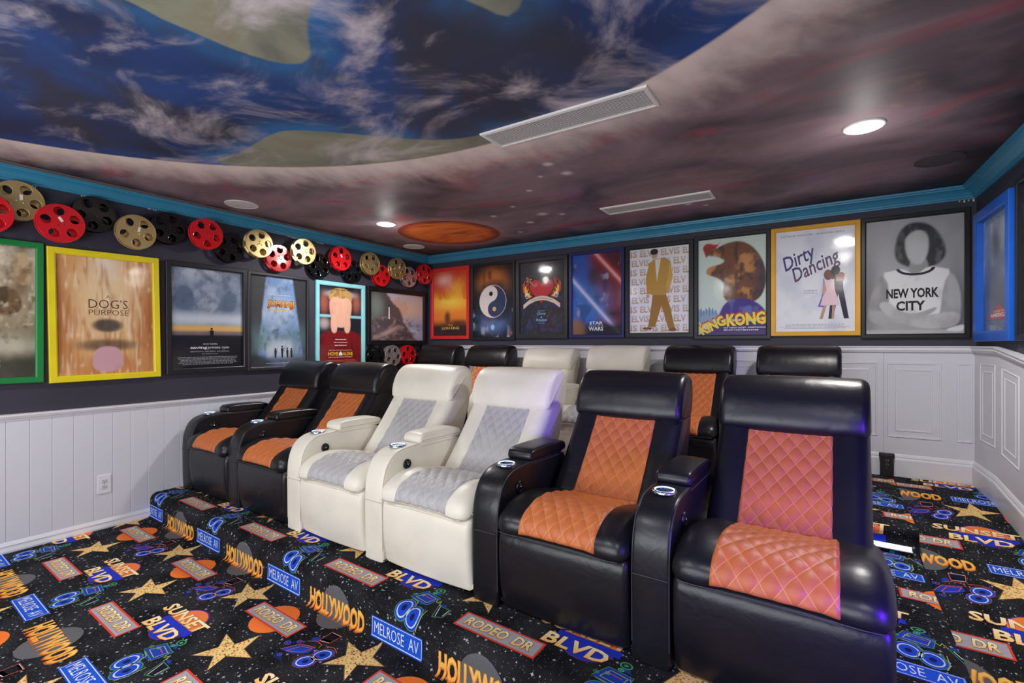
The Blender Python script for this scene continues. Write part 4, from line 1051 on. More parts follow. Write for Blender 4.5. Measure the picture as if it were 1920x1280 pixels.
def ia(q, w, h):
    cx, cy, r = 0, .0, .20; wh, nv = (224, 214, 206), (44, 58, 92)
    q.disc(cx, cy, r * 1.04, r * 1.04, (206, 196, 190), 1); q.disc(cx, cy, r, r, nv, 2, a0=-75, a1=105); q.disc(cx, cy, r, r, wh, 2, a0=105, a1=285)
    a = R(105); ux, uy = math.cos(a), math.sin(a)
    q.disc(cx + ux * r / 2, cy + uy * r / 2, r / 2, r / 2, wh, 3); q.disc(cx - ux * r / 2, cy - uy * r / 2, r / 2, r / 2, nv, 3)
    q.disc(cx + ux * r / 2, cy + uy * r / 2, r / 7, r / 7, (26, 28, 40), 4); q.disc(cx - ux * r / 2, cy - uy * r / 2, r / 7, r / 7, (214, 170, 110), 4)
    q.disc(fx(w, .5), fy(h, .86), .03, .035, (150, 196, 236), 1); q.rect(fx(w, .89), fx(w, .96), fy(h, .972), fy(h, .945), (190, 36, 44), 1)
framed('framed_poster', 'back', -3.5315, 1.9375, .681, .967, .032, (26, 26, 30), pa, ia, 'black framed poster with round black and white swirl, orange above blue below', base=(22, 22, 28))
def heart(q, cx, cy, s, col, L):
    P = []
    for k in range(40):
        t = 2 * math.pi * k / 40; P.append((cx + s * .0625 * 16 * math.sin(t) ** 3, cy + s * .0625 * (13 * math.cos(t) - 5 * math.cos(2 * t) - 2 * math.cos(3 * t) - math.cos(4 * t))))
    q.poly(P, col, L)
def flame(q, x, y, s, flip, c1, c2, L):
    A = [(0, 0), (.35, .25), (.30, .55), (.55, .35), (.62, .75), (.45, 1.1), (.80, .80), (.85, 1.35), (.60, 1.7), (1.1, 1.2), (1.05, .55), (.75, .05), (.35, -.15)]
    q.poly([(x + flip * a * s, y + b_ * s) for a, b_ in A], c1, L); q.poly([(x + flip * (a * .7 + .12) * s, y + (b_ * .7 + .05) * s) for a, b_ in A], c2, L + 1)
def skull(q, x, y, s, L=4):
    q.disc(x, y, s, s * .95, (232, 226, 212), L); q.rect(x - s * .55, x + s * .55, y - s * 1.25, y - s * .5, (232, 226, 212), L)
    for d in (-.38, .38): q.disc(x + d * s, y - s * .1, s * .24, s * .27, (28, 24, 28), L + 1)
    q.poly([(x - s * .12, y - s * .55), (x + s * .12, y - s * .55), (x, y - s * .3)], (28, 24, 28), L + 1)
def heart_ink(q, w, h, title=True):
    k = w / .6
    for f_ in (-1, 1):
        flame(q, f_ * .12 * k, .02 * h, .13 * k, f_, (214, 60, 34), (244, 200, 60), 1); flame(q, f_ * .05 * k, .06 * h, .14 * k, f_, (180, 40, 34), (150, 26, 30), 1)
    heart(q, 0, .115 * h, .175 * k, (26, 16, 20), 3); heart(q, 0, .115 * h, .162 * k, (196, 34, 40), 4); q.disc(-.08 * k, .18 * h, .03 * k, .022 * k, (224, 88, 84), 5, rot=.6)
    q.line([(-.21 * k, .30 * h), (-.10 * k, .17 * h)], .018 * k, (150, 140, 130), 6); q.line([(-.205 * k, .235 * h), (-.135 * k, .27 * h)], .014 * k, (214, 176, 60), 6)
    skull(q, .06 * k, .25 * h, .035 * k, 6); skull(q, -.2 * k, .04 * h, .028 * k, 6); skull(q, .2 * k, .04 * h, .028 * k, 6)
    B_ = [(-.25, -.075), (-.17, -.02), (-.08, .015), (0, .025), (.08, .015), (.17, -.02), (.25, -.075)]
    q.poly([(a * k, b_ * k + .0 * h) for a, b_ in B_] + [(a * k, b_ * k - .05 * k) for a, b_ in reversed(B_)], (222, 206, 180), 7)
    q.line([(-.15 * k, -.028 * k), (0, .0), (.15 * k, -.028 * k)], .006, (130, 104, 84), 8)
    if title:
        c = (150, 200, 226); T(q, w, h, 'Glory', .40, .60, .70, .745, c, layer=2, shear=.25, fat=.005); T(q, w, h, '&', .475, .52, .752, .778, c, layer=2, shear=.2); T(q, w, h, 'Wisdom', .38, .62, .785, .825, c, layer=2, shear=.25, fat=.005)
        q.rect(fx(w, .42), fx(w, .58), fy(h, .683), fy(h, .679), c, 2); q.rect(fx(w, .43), fx(w, .57), fy(h, .850), fy(h, .846), c, 2)
def pa(P):
    P.blob(.5, .95, .7, .2, (60, 62, 70), .7); P.mottle(10, (48, 44, 96), .52, .76, .8, P.v < .55); P.mottle(16, (70, 60, 130), .62, .8, .6, P.v < .4); P.mottle(24, (66, 68, 76), .5, .8, .5)
framed('framed_poster', 'back', -2.8285, 1.945, .699, .956, .052, (36, 36, 40), pa, heart_ink, 'black framed poster with red flaming heart and banner, blue script below', base=(34, 34, 42))
def pa(P):
    P.mix(ss(P.u + P.v * .25 - .55, -.12, .2), (120, 34, 40)); P.mix(ss(P.u - .5, -.1, .4) * ss(P.v, .5, .9), (66, 26, 40), .8); P.blob(.4, .38, .34, .2, (70, 136, 206), .9); P.mottle(6, (24, 40, 92), .5, .75, .6); P.mottle(7, (196, 196, 220), .64, .82, .5)
    P.blob(.44, .72, .13, .12, (52, 44, 62), .85, p=3); P.blob(.3, .48, .1, .09, (34, 44, 80), .8); P.blob(.5, .42, .1, .1, (34, 44, 84), .8); P.blob(.85, .25, .2, .05, (60, 30, 40), .8)
    for a, b_, c in ((.72, 1.35, (255, 214, 206)), (.10, .70, (255, 232, 236))):
        d = np.abs(P.v - (b_ - .72 * P.u * 1.0) + (0 if c[1] < 220 else .0)); P.mix(np.exp(-(d / .028) ** 2), c, .95); P.mix(np.exp(-(d / .075) ** 2), (226, 70, 60) if c[1] < 220 else (120, 170, 236), .45)
    P.band(-.1, .13, (30, 28, 36), .95, .05); P.blob(.08, .06, .2, .14, (146, 104, 66), .9, p=5)
def ia(q, w, h):
    c = (232, 236, 242); T(q, w, h, 'STAR', .36, .63, .840, .880, c, layer=1, fat=.025); T(q, w, h, 'WARS', .34, .64, .905, .955, c, layer=1, fat=.025); bars(q, w, fy(h, .897), 1, .008, c, .34, -.006)
framed('framed_poster', 'back', -2.135, 1.951, .650, .958, .036, (24, 30, 92), pa, ia, 'navy blue framed poster with red and blue streaks of light', base=(44, 84, 168))
def pa(P): P.mottle(3, (226, 226, 230), .4, .8, .6)
def ia(q, w, h):
    r_ = random.Random(5)
    for k in range(9):
        o = (k % 2) * .21 - .18
        for j in range(4):
            x0, x1 = o + j * .36, o + j * .36 + .31; y0 = .015 + k * .111
            if x1 <= 1.0 and x0 >= 0: T(q, w, h, 'ELVIS', x0, x1, y0, y0 + .080, (196, 160, 122), layer=1, col2=(206, 196, 190), fat=.035)
            elif 0 < x1 < 1.0: T(q, w, h, 'VIS' if x1 > .19 else 'IS' if x1 > .1 else 'S', max(0.005, x1 - (.195 if x1 > .19 else .12 if x1 > .1 else .06)), x1, y0, y0 + .080, (196, 160, 122), layer=1, col2=(206, 196, 190), fat=.035)
            elif x0 < .93: 
                n = 'EL' if 1 - x0 < .22 else 'ELV'; T(q, w, h, n, x0, min(.995, x0 + (.13 if n == 'EL' else .20)), y0, y0 + .080, (196, 160, 122), layer=1, col2=(206, 196, 190), fat=.035)
    gd, g2, sk = (196, 150, 60), (166, 120, 48), (204, 160, 130)
    X = lambda a: fx(w, a)
    Y = lambda b_: fy(h, b_)
    def pg(pts, c, L): q.poly([(X(a), Y(b_)) for a, b_ in pts], c, L)
    pg([(.40, .54), (.62, .54), (.70, .72), (.77, .95), (.66, .95), (.55, .68), (.44, .93), (.32, .93), (.37, .72)], g2, 3)       # trousers
    pg([(.34, .17), (.46, .13), (.60, .12), (.70, .17), (.73, .34), (.64, .52), (.60, .56), (.36, .55), (.33, .40), (.31, .28)], gd, 4)   # jacket
    pg([(.34, .17), (.28, .36), (.30, .54), (.35, .54), (.37, .36)], gd, 5); pg([(.68, .16), (.74, .34), (.68, .50), (.62, .47), (.66, .33)], (214, 170, 78), 5)
    pg([(.44, .14), (.54, .13), (.47, .40)], (232, 226, 214), 6); q.disc(X(.315), Y(.565), .017, .02, sk, 5); q.disc(X(.66), Y(.515), .018, .022, sk, 6)
    q.disc(X(.43), Y(.075), .035, .045, sk, 5); q.disc(X(.425), Y(.045), .04, .03, (46, 30, 26), 6); q.disc(X(.31), Y(.948), .05, .014, (140, 90, 66), 4); q.disc(X(.73), Y(.965), .04, .018, (140, 90, 66), 4)
    bars(q, w, Y(.99), 1, .006, (150, 150, 150), .3)
framed('framed_poster', 'back', -1.4525, 1.9525, .695, .963, .046, (14, 14, 18), pa, ia, 'thick black framed white poster with gold suited standing figure', base=(240, 238, 238))
def pa(P):
    P.poly([(.06, .92), (.14, .97), (.30, .93), (.36, .99), (.28, .90), (.20, .88), (.12, .80), (.10, .86)], (206, 44, 36)); P.shade(10, (120, 30, 30), .5, .7, .6)
    P.poly([(.12, .88), (.28, .90), (.44, .95), (.66, .96), (.86, .86), (1.0, .66), (.98, .44), (.84, .32), (.5, .32), (.36, .40), (.40, .54), (.28, .60), (.12, .64), (.14, .71), (.34, .73), (.42, .77), (.28, .82), (.14, .83)], (116, 66, 36), soft=.008)
    P.shade(9, (206, 142, 78), .50, .70, .85); P.shade(14, (54, 32, 28), .52, .72, .8); P.mix(P.last * ss(P.u, .72, .98), (52, 40, 66), .8)
    P.poly([(.32, .22), (.40, .33), (.56, .38), (.80, .36), (.98, .26), (1.02, .16), (.3, .16)], (66, 48, 138)); P.shade(8, (110, 130, 200), .55, .75, .6); P.poly([(-.02, .30), (.06, .24), (.18, .28), (.32, .22), (.40, .14), (-.02, .10)], (120, 150, 180), .8)
    P.poly([(.0, .0), (.36, .16), (.44, .14), (1.02, .14), (1.02, -.05), (-.02, -.05)], (64, 40, 110), it=0)
def ia(q, w, h):
    for (b_, x0, x1, y0, y1, rot) in (('KING', .01, .42, .845, .955, .46), ('KONG', .43, .995, .775, .905, .06)):
        T(q, w, h, b_, x0 - .012, x1 - .012, y0 - .014, y1 - .014, (206, 40, 44), layer=2, fat=.05, rot=rot); T(q, w, h, b_, x0, x1, y0, y1, (246, 226, 60), layer=3, fat=.045, rot=rot)
    c = (236, 232, 236); T(q, w, h, 'FAY WRAY-ROBT. ARMSTRONG', .39, .99, .918, .934, c, layer=2, fat=.02); T(q, w, h, 'BRUCE CABOT', .39, .69, .941, .956, c, layer=2, fat=.02); bars(q, w, fy(h, .956), 1, .014, c, .24, .17, .7)
    for k, x in enumerate((.03, .07, .11, .16, .21, .26)): q.rect(fx(w, x), fx(w, x + .02), fy(h, .80 - .01 * (k % 3)), fy(h, .72 - .03 * (k == 3) + .02 * (k % 2)), (110, 140, 180), 1)
framed('framed_poster', 'back', -.767, 1.9485, .666, .997, .038, (18, 18, 22), pa, ia, 'black framed pale green poster with big brown shape and yellow lettering', base=(206, 222, 212))
def pa(P): P.mottle(4, (206, 210, 226), .4, .75, .8); P.blob(.66, .45, .08, .18, (150, 140, 200), .35)
def ia(q, w, h):
    c1, c2 = (56, 42, 110), (110, 62, 96)
    T(q, w, h, 'PATRICK SWAYZE - JENNIFER GREY', .07, .88, .040, .062, (110, 112, 140), layer=1)
    T(q, w, h, 'Dirty', .075, .55, .20, .38, c1, layer=2, col2=(60, 50, 130), shear=.4, fat=.012, rot=.46); T(q, w, h, 'Dancing', .19, .86, .285, .465, c2, layer=2, col2=c1, shear=.4, fat=.012, rot=.46)
    q.poly([(fx(w, .44), fy(h, .50)), (fx(w, .80), fy(h, .255)), (fx(w, .455), fy(h, .488))], c1, 2); q.poly([(fx(w, .46), fy(h, .165)), (fx(w, .62), fy(h, .09)), (fx(w, .47), fy(h, .160))], c1, 2)
    X = lambda a: fx(w, a)
    Y = lambda b_: fy(h, b_)
    def pg(pts, c, L): q.poly([(X(a), Y(b_)) for a, b_ in pts], c, L)
    pg([(.62, .48), (.60, .66), (.55, .76), (.63, .77), (.66, .55)], (110, 96, 196), 1)
    pg([(.72, .44), (.86, .44), (.86, .58), (.93, .88), (.87, .88), (.80, .64), (.74, .88), (.68, .88), (.72, .62)], (38, 36, 54), 2)
    pg([(.76, .44), (.88, .45), (.87, .52), (.78, .52)], (176, 124, 110), 3)
    pg([(.63, .50), (.75, .50), (.76, .60), (.82, .75), (.58, .75), (.63, .61)], (236, 204, 214), 4); pg([(.62, .75), (.66, .75), (.61, .88), (.57, .88)], (196, 146, 130), 3); pg([(.73, .75), (.76, .75), (.75, .88), (.72, .88)], (196, 146, 130), 3)
    q.disc(X(.68), Y(.455), .032, .045, (120, 70, 54), 5); q.disc(X(.77), Y(.415), .032, .040, (52, 38, 40), 5); pg([(.63, .50), (.60, .62), (.62, .66), (.66, .60)], (206, 156, 140), 5)
    for k in range(3): bars(q, w * .2, Y(.60 + .016 * k), 1, .009, (140, 140, 160), .9, X(.46))
    bars(q, w, Y(.935), 4, .011, (170, 174, 194), .88)
framed('framed_poster', 'back', -.1015, 1.957, .661, .968, .038, (226, 164, 34), pa, ia, 'golden yellow framed white poster with slanted purple script', base=(232, 234, 242))
def pa(P):
    P.mix(P.u, (150, 150, 152), .8); P.blob(.02, .35, .12, .5, (96, 96, 98), .7); P.blob(.94, .2, .15, .3, (62, 62, 64), .8); P.mottle(4, (190, 190, 192), .5, .8, .4, P.v > .4)
    P.poly([(.30, .66), (.33, .85), (.42, .95), (.56, .965), (.70, .92), (.80, .80), (.84, .66), (.74, .58), (.62, .56), (.42, .58)], (52, 52, 54), soft=.012); P.shade(16, (110, 110, 112), .52, .75, .6)
    P.poly([(.46, .66), (.47, .48), (.66, .48), (.65, .66)], (150, 150, 150)); P.poly([(.42, .84), (.42, .72), (.47, .62), (.54, .59), (.61, .61), (.66, .72), (.65, .86), (.54, .90)], (178, 178, 178), soft=.01); P.shade(3, (206, 206, 206), .4, .7, .6)
    P.poly([(.01, .14), (.06, .36), (.16, .52), (.26, .54), (.28, .30), (.22, .10)], (146, 146, 146)); P.shade(4, (186, 186, 186), .4, .7, .6); P.poly([(.80, .52), (.91, .50), (.97, .34), (.97, .12), (.88, .04), (.76, .20)], (156, 156, 156)); P.shade(4, (192, 192, 192), .4, .7, .6)
    P.poly([(.17, .54), (.30, .555), (.40, .57), (.52, .50), (.66, .58), (.78, .555), (.88, .535), (.80, .42), (.76, .10), (.24, .10), (.26, .42)], (228, 228, 228), it=1); P.shade(6, (186, 186, 186), .55, .8, .6)
    P.poly([(.02, .12), (.20, .07), (.50, .10), (.70, .18), (.76, .24), (.50, .16), (.20, .20), (.04, .22)], (150, 150, 150)); P.shade(5, (186, 186, 186), .45, .7, .6); P.poly([(.96, .08), (.80, .04), (.55, .05), (.28, .12), (.12, .26), (.22, .30), (.36, .20), (.60, .15), (.96, .20)], (172, 172, 172)); P.shade(5, (206, 206, 206), .45, .7, .6)
    P.band(-.1, .035, (196, 196, 196), .7, .008); P.poly([(.80, .03), (.98, .01), (1.02, .08), (.90, .06)], (226, 226, 226))
def ia(q, w, h):
    k = (24, 24, 26); T(q, w, h, 'NEW YORK', .22, .76, .605, .690, k, layer=1, fat=.035); T(q, w, h, 'CITY', .325, .625, .715, .800, k, layer=1, fat=.035)
    A_ = np.linspace(math.pi * 1.02, math.pi * 1.98, 14)
    q.poly([(fx(w, .525) + .122 * math.cos(a), fy(h, .43) + .062 * math.sin(a)) for a in A_] + [(fx(w, .525) + .100 * math.cos(a), fy(h, .43) + .044 * math.sin(a)) for a in A_[::-1]], (34, 34, 36), 1)
framed('framed_poster', 'back', .5695, 1.944, .673, .990, .034, (16, 16, 19), pa, ia, 'black framed grey photograph with white lettered shirt in the corner', base=(176, 176, 178))

# ---- right wall
def pa(P):
    P.mix(P.v, (150, 176, 206), .9); P.mottle(5, (206, 220, 234), .5, .75, .6); P.blob(.45, .74, .16, .18, (56, 58, 84), .9, p=3); P.band(-.1, .5, (52, 62, 104), .7, .2); P.mottle(10, (96, 110, 150), .55, .8, .5); P.blob(.5, .35, .4, .2, (110, 112, 130), .6)
def ia(q, w, h):
    T(q, w, h, 'EDDIE MURPHY', .08, .95, .02, .055, (70, 80, 110), layer=1)
    q.poly([(fx(w, .10), fy(h, .90)), (fx(w, .92), fy(h, .90)), (fx(w, .55), fy(h, .78))], (200, 60, 60), 1)
    T(q, w, h, 'COMING TO', .36, .72, .825, .845, (236, 230, 230), layer=2); T(q, w, h, 'AMERICA', .26, .80, .852, .885, (236, 230, 230), layer=2, fat=.03); bars(q, w, fy(h, .925), 4, .012, (130, 140, 170), .86)
framed('framed_poster', 'right', 4.50, 1.885, .735, .930, .072, (20, 92, 196), pa, ia, 'thick blue framed pale blue poster on the right wall by the corner', base=(90, 110, 150), depth=.05)
def pa(P): P.mottle(10, (34, 38, 90), .55, .78, .8, P.v < .5); P.mottle(16, (60, 56, 120), .62, .8, .5)
framed('framed_poster', 'right', 3.765, 1.905, .690, .970, .040, (22, 22, 26), pa, lambda q, w, h: heart_ink(q, w, h, False), 'black framed poster with flaming heart, cut off by the right edge', base=(28, 30, 36))

# ------------------------------------------------------------------ film reels on the left wall
def reel_disc(r=.130, holes=5, hr=.031, hc=.083, thick=.0035):
    c = bpy.data.curves.new('reel', 'CURVE'); c.dimensions = '2D'; c.fill_mode = 'BOTH'; c.extrude = thick; c.bevel_depth = .0022; c.bevel_resolution = 1
    def circ(x, y, rr, n, sx=1.0, rot=0.0):
        s_ = c.splines.new('POLY'); s_.points.add(n - 1); s_.use_cyclic_u = True
        for k in range(n):
            a = 2 * math.pi * k / n; px, py = rr * sx * math.cos(a), rr * math.sin(a)
            s_.points[k].co = (x + px * math.cos(rot) - py * math.sin(rot), y + px * math.sin(rot) + py * math.cos(rot), 0, 1)
    circ(0, 0, r - .0022, 56)
    for k in range(holes):
        a = 2 * math.pi * k / holes + math.pi / 2; circ(hc * math.cos(a), hc * math.sin(a), hr + .0022, 22)
    for k in range(3):
        a = 2 * math.pi * k / 3 + .5; circ(.020 * math.cos(a), .020 * math.sin(a), .0055, 8, 1.6, a)
    circ(0, 0, .006, 8)
    o = bpy.data.objects.new('reel', c); COL.objects.link(o); dg = bpy.context.evaluated_depsgraph_get(); dg.update()
    me = bpy.data.meshes.new_from_object(o.evaluated_get(dg)); bpy.data.objects.remove(o); bpy.data.curves.remove(c)
    bm = bmesh.new(); bm.from_mesh(me)
    tube_bm(bm, [(r * .985 * math.cos(2 * math.pi * k / 48), r * .985 * math.sin(2 * math.pi * k / 48), .003) for k in range(48)], .0045, 6, True)
    for j in range(holes):
        a = 2 * math.pi * j / holes + math.pi / 2
        tube_bm(bm, [(hc * math.cos(a) + (hr + .002) * math.cos(2 * math.pi * k / 22), hc * math.sin(a) + (hr + .002) * math.sin(2 * math.pi * k / 22), .0045) for k in range(22)], .0028, 5, True)
    bmesh.ops.recalc_face_normals(bm, faces=bm.faces); bm.to_mesh(me); bm.free(); return me
disc0 = reel_disc()
hub0 = lathe('hub', [(.0001, 0), (.030, 0), (.030, .04), (.0001, .04)], 20); hub0.polygons.foreach_set('use_smooth', [False] * len(hub0.polygons))
bm = bmesh.new(); box_bm(bm, -.008, .008, -.018, .018, 0, .0012); lab0 = from_bm('price_tag', bm); lab0.materials.append(mat('white_sticker_paper', (236, 236, 236), rough=.6))
RM = {'red': mat('glossy_red_enamel', (214, 26, 34), rough=.18, coat=.8, bump=.02), 'gold': mat('brass_gold_metal', (222, 198, 138), rough=.3, metal=.8, bump=.03),
      'black': mat('glossy_black_enamel', (14, 14, 16), rough=.16, coat=.8, bump=.02), 'silver': mat('polished_steel', (214, 208, 208), rough=.25, metal=.8, bump=.03)}
RD = {}
for k, m in RM.items():
    d, h = disc0.copy(), hub0.copy(); d.materials.clear(); h.materials.clear(); d.materials.append(m); h.materials.append(m); RD[k] = (d, h)
REELS = [('red', .773, 2.244), ('gold', .938, 2.367), ('red', 1.139, 2.249), ('black', 1.340, 2.364), ('gold', 1.583, 2.273), ('black', 1.827, 2.358), ('red', 2.095, 2.355), ('black', 2.316, 2.275),
         ('gold', 2.558, 2.352), ('red', 2.789, 2.253), ('gold', 3.029, 2.352), ('black', 3.249, 2.241), ('red', 3.481, 2.347), ('black', 3.677, 2.233), ('gold', 3.900, 2.348), ('red', 4.113, 2.238),
         ('gold', 4.331, 2.347), ('silver', 4.580, 2.275), ('red', 4.821, 2.335)]
LOW = [('black', 4.030, 1.256), ('silver', 4.298, 1.256), ('red', 4.566, 1.256), ('black', 4.810, 1.256)]
RLAB = ['red film reel cut off by the left edge of the photo', 'brass reel above the green frame', 'large red film reel above gap between green and yellow frames', 'black film reel between red and brass reels above yellow frame',
        'brass film reel above right end of the yellow frame', 'black film reel above left end of the black framed sky poster', 'red film reel with black reels either side, above sky poster',
        'black film reel above right end of black framed sky poster', 'brass film reel just before the jungle poster', 'red film reel above the misty jungle poster', 'shiny pale brass film reel above jungle poster',
        'black film reel left above the aqua frame', 'red film reel above aqua framed poster between two black reels', 'black film reel right above the aqua framed poster', 'dark brass film reel above left end of the seascape',
        'red film reel touching top of seascape frame', 'dark brass film reel between red and silver reels above seascape', 'silver film reel above right end of the seascape', 'red film reel at the far end, in the wall corner',
        'black film reel under left end of the seascape', 'silver film reel in low row under the seascape', 'red film reel in low row under the seascape', 'black film reel in low row nearest the wall corner']
for i, (k, y, z) in enumerate(REELS + LOW):
    low = i >= len(REELS)
    front = z > 2.30 and not low
    off = .006 if k in ('black', 'silver') and not low else .006
    e = empty('film_reel', (XL + .006 + (.0 if i % 2 else .058) * (0 if low else 1) + ((.06 if i == 22 else .0) if low else 0), y, z), (R(90), 0, R(90)))
    tilt = rnd.uniform(-.05, .05)
    e.rotation_euler = (Matrix.Rotation(R(90), 3, 'Z') @ Matrix.Rotation(R(90), 3, 'X') @ Matrix.Rotation(rnd.uniform(0, 1.2), 3, 'Z')).to_euler()
    tag(e, RLAB[i], 'film reel', 'low row of film reels' if low else 'garland of film reels')
    d, h = RD[k]
    a = obj('flange', d, e); a.location.z = .006
    b_ = obj('flange', d, e); b_.location.z = .048; b_.rotation_euler.z = .35
    obj('hub', h, e).location.z = .006
    if i in (1, 2, 4, 12, 16): t = obj('price_tag', lab0, e); t.location = (.020, .016, .0545); t.rotation_euler.z = -.5

# ------------------------------------------------------------------ ceiling fixtures
cw = mat('white_grille_metal', (224, 220, 218), rough=.45, bump=.03)
dark = mat('duct_shadow_black', (30, 28, 30), rough=.9, bump=.02)
lens = mat('lit_downlight_lens', (255, 255, 255), rough=.4, emit=(255, 250, 244), estr=26.0, bump=.01)
DL = ['bright round downlight in ceiling above the right aisle', 'bright round downlight in ceiling beside the painted orange planet', 'round ceiling downlight behind the camera on the right', 'round ceiling downlight behind the camera on the left', 'round ceiling downlight behind the camera, middle']
for (x, y), lb in zip(DOWN, DL):
    e = empty('ceiling_downlight', (x, y, CEIL)); tag(e, lb, 'downlight', 'ceiling downlights')
    me = lathe('trim_ring', [(.098, 0), (.097, -.008), (.088, -.012), (.083, -.010), (.083, 0)], 40); me.materials.append(cw); obj('trim_ring', me, e, smooth=True)
    me = lathe('lens', [(.083, -.008), (.070, -.014), (.04, -.017), (.0001, -.018)], 36); me.materials.append(lens); obj('lens', me, e, smooth=True)
spk_w = mat('white_speaker_mesh', (208, 202, 202), rough=.6, bump=.5, bscale=500, bdist=.001)
spk_d = mat('painted_over_speaker_mesh', (62, 56, 60), rough=.6, bump=.5, bscale=500, bdist=.001, var=.1, vscale=8)
for (x, y, m, lb) in ((-4.204, 2.228, spk_w, 'flat white round ceiling speaker above the left wall reels'), (-4.25, 4.339, spk_w, 'white round ceiling speaker in far back left corner'), (.608, 4.149, spk_d, 'dark painted round ceiling speaker near the right corner')):
    e = empty('ceiling_speaker', (x, y, CEIL)); tag(e, lb, 'speaker', 'round ceiling speakers')
    me = lathe('grille', [(.122, -.004), (.10, -.0065), (.0001, -.0075)], 44); me.materials.append(m); obj('grille', me, e, smooth=True)
    me = lathe('rim', [(.130, 0), (.129, -.006), (.1235, -.007), (.121, -.003)], 44); me.materials.append(m); obj('rim', me, e, smooth=True)
def vent(x0, x1, y0, y1, n, lb, sl_pitch, deep):
    e = empty('air_vent', ((x0 + x1) / 2, (y0 + y1) / 2, CEIL)); tag(e, lb, 'vent')
    hx, hy, fr = (x1 - x0) / 2, (y1 - y0) / 2, .022
    bm = bmesh.new(); loops = [[bm.verts.new((a * (hx - i), b_ * (hy - i), -d)) for a, b_ in ((-1, -1), (1, -1), (1, 1), (-1, 1))] for i, d in ((0, 0), (.002, .010), (fr - .004, .012), (fr, .008), (fr, .0))]
    for l0, l1 in zip(loops[:-1], loops[1:]):
        for k in range(4): bm.faces.new([l0[k], l0[(k + 1) % 4], l1[(k + 1) % 4], l1[k]])
    obj('vent_frame', from_bm('vent_frame', bm), e, cw)
    bm = bmesh.new(); bm.faces.new([bm.verts.new(p) for p in ((-hx + fr, -hy + fr, -.0015), (hx - fr, -hy + fr, -.0015), (hx - fr, hy - fr, -.0015), (-hx + fr, hy - fr, -.0015))])
    obj('duct_opening', from_bm('duct_opening', bm), e, dark)
    st = (2 * hy - 2 * fr) / n; tk = st * .58
    bm = bmesh.new(); vs = [(-hx + fr, 0, -.0085), (hx - fr, 0, -.0085), (hx - fr, tk, -.0075), (-hx + fr, tk, -.0075), (-hx + fr, 0, -.0095), (hx - fr, 0, -.0095), (hx - fr, tk, -.0085), (-hx + fr, tk, -.0085)]
    vv = [bm.verts.new(p) for p in vs]
    for q in ((0, 1, 2, 3), (7, 6, 5, 4), (0, 4, 5, 1), (1, 5, 6, 2), (2, 6, 7, 3), (3, 7, 4, 0)): bm.faces.new([vv[i] for i in q])
    me = from_bm('slat', bm); me.materials.append(cw)
    for k in range(n): obj('slat', me, e).location.y = -hy + fr + st * (k + .2)
vent(-1.66, -.70, 2.215, 2.435, 15, 'long white slatted air vent across the painted blue world edge', 0, 0)
vent(-1.685, -.765, 4.005, 4.235, 10, 'long white air vent in ceiling near the back wall', 0, 0)

# ------------------------------------------------------------------ small things
e = empty('wall_outlet', (XL + .012, 1.411, .338), (R(90), 0, R(90))); tag(e, 'white double power outlet on the left wainscot', 'outlet')
bm = bmesh.new(); box_bm(bm, -.042, .042, -.070, .070, 0, .007, .003, 2); pt = obj('cover_plate', from_bm('cover_plate', bm), e, white)
slotm = mat('outlet_slot_dark', (60, 58, 60), rough=.8)
for s_ in (-1, 1):
    bm = bmesh.new(); box_bm(bm, -.0165, .0165, s_ * .021 - .0145, s_ * .021 + .0145, .006, .0095, .004, 2); f_ = obj('socket', from_bm('socket', bm), e, mat('outlet_face_plastic', (204, 204, 208), rough=.4))
    bm = bmesh.new(); box_bm(bm, -.0085, -.0055, s_ * .021, s_ * .021 + .008, .0094, .0099); box_bm(bm, .0055, .0085, s_ * .021, s_ * .021 + .008, .0094, .0099); box_bm(bm, -.0025, .0025, s_ * .021 - .009, s_ * .021 - .004, .0094, .0099)
    obj('socket_slots', from_bm('socket_slots', bm), f_, slotm)
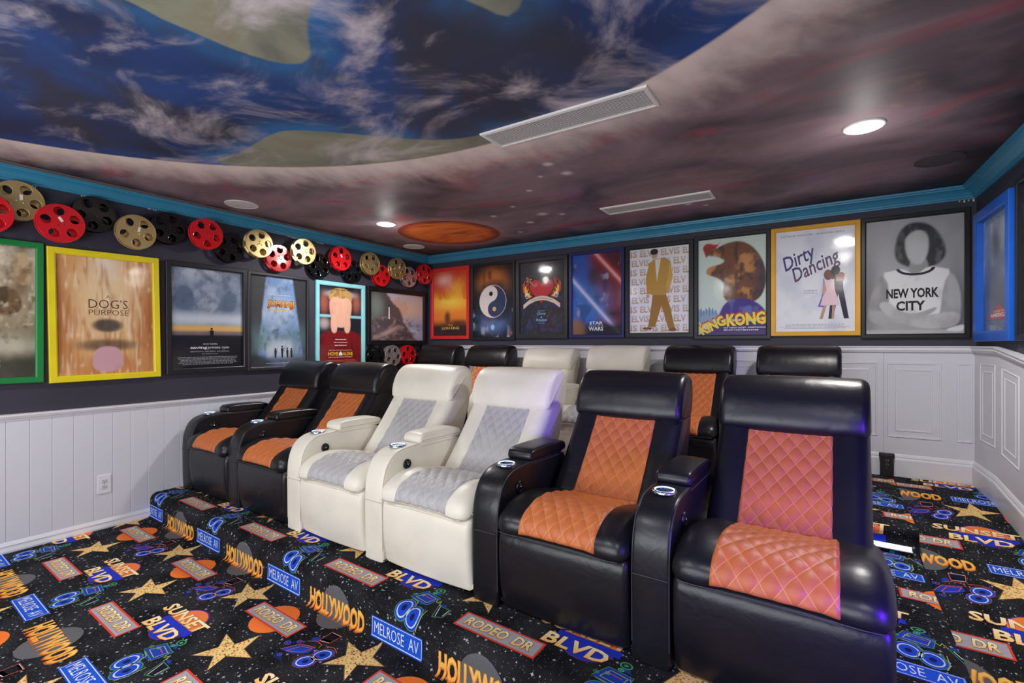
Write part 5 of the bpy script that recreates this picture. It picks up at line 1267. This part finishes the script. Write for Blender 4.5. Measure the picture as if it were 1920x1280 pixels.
bm = bmesh.new(); box_bm(bm, -.003, .003, -.003, .003, .0065, .0085, .001, 1); obj('screw', from_bm('screw', bm), e, chrome)

e = empty('outlet_box', (.400, YB - .031, H2), (R(90), 0, 0)); tag(e, 'black plastic outlet box standing against the back baseboard', 'outlet box')
bm = bmesh.new(); box_bm(bm, -.044, .044, .0, .178, 0, .040, .004, 2); obj('housing', from_bm('housing', bm), e, mat('black_box_plastic', (26, 24, 28), rough=.45, bump=.1, bscale=80))
bm = bmesh.new(); box_bm(bm, -.050, .050, .150, .186, -.004, .034, .004, 2); obj('cap', from_bm('cap', bm), e, plast)
for s_ in (.128, .092):
    bm = bmesh.new(); box_bm(bm, -.017, .017, s_ - .014, s_ + .014, .039, .0425, .004, 2); f_ = obj('socket', from_bm('socket', bm), e, mat('dark_grey_socket', (44, 42, 46), rough=.4))
    bm = bmesh.new(); box_bm(bm, -.009, -.006, s_, s_ + .008, .0424, .0432); box_bm(bm, .006, .009, s_, s_ + .008, .0424, .0432); obj('socket_slots', from_bm('socket_slots', bm), f_, mat('pale_slot_edge', (150, 150, 154), rough=.5))
for s_ in (.166, .110, .070): 
    bm = bmesh.new(); box_bm(bm, -.003, .003, s_ - .003, s_ + .003, .0385, .0425, .001, 1); obj('screw', from_bm('screw', bm), e, chrome)

e = empty('step_light', (0, 0, 0)); tag(e, 'lit white light bar along foot of the upper step, right end', 'light bar')
def sk_bar(name, x0, x1, d0, d1, z0, z1, m):
    v = [(x, unsk(x, E2 + d), z) for z in (z0, z1) for x, d in ((x0, d0), (x1, d0), (x1, d1), (x0, d1))]
    return obj(name, mesh(name, v, [(3, 2, 1, 0), (4, 5, 6, 7), (0, 1, 5, 4), (1, 2, 6, 5), (2, 3, 7, 6), (3, 0, 4, 7)]), e, m)
sk_bar('bar_housing', -.75, .405, -.020, -.001, H1 + .024, H1 + .029, cw)
sk_bar('light_strip', -.745, .400, -.019, -.002, H1 + .029, H1 + .052, mat('lit_white_strip', (240, 244, 250), rough=.4, emit=(236, 242, 255), estr=1.6, bump=.01))
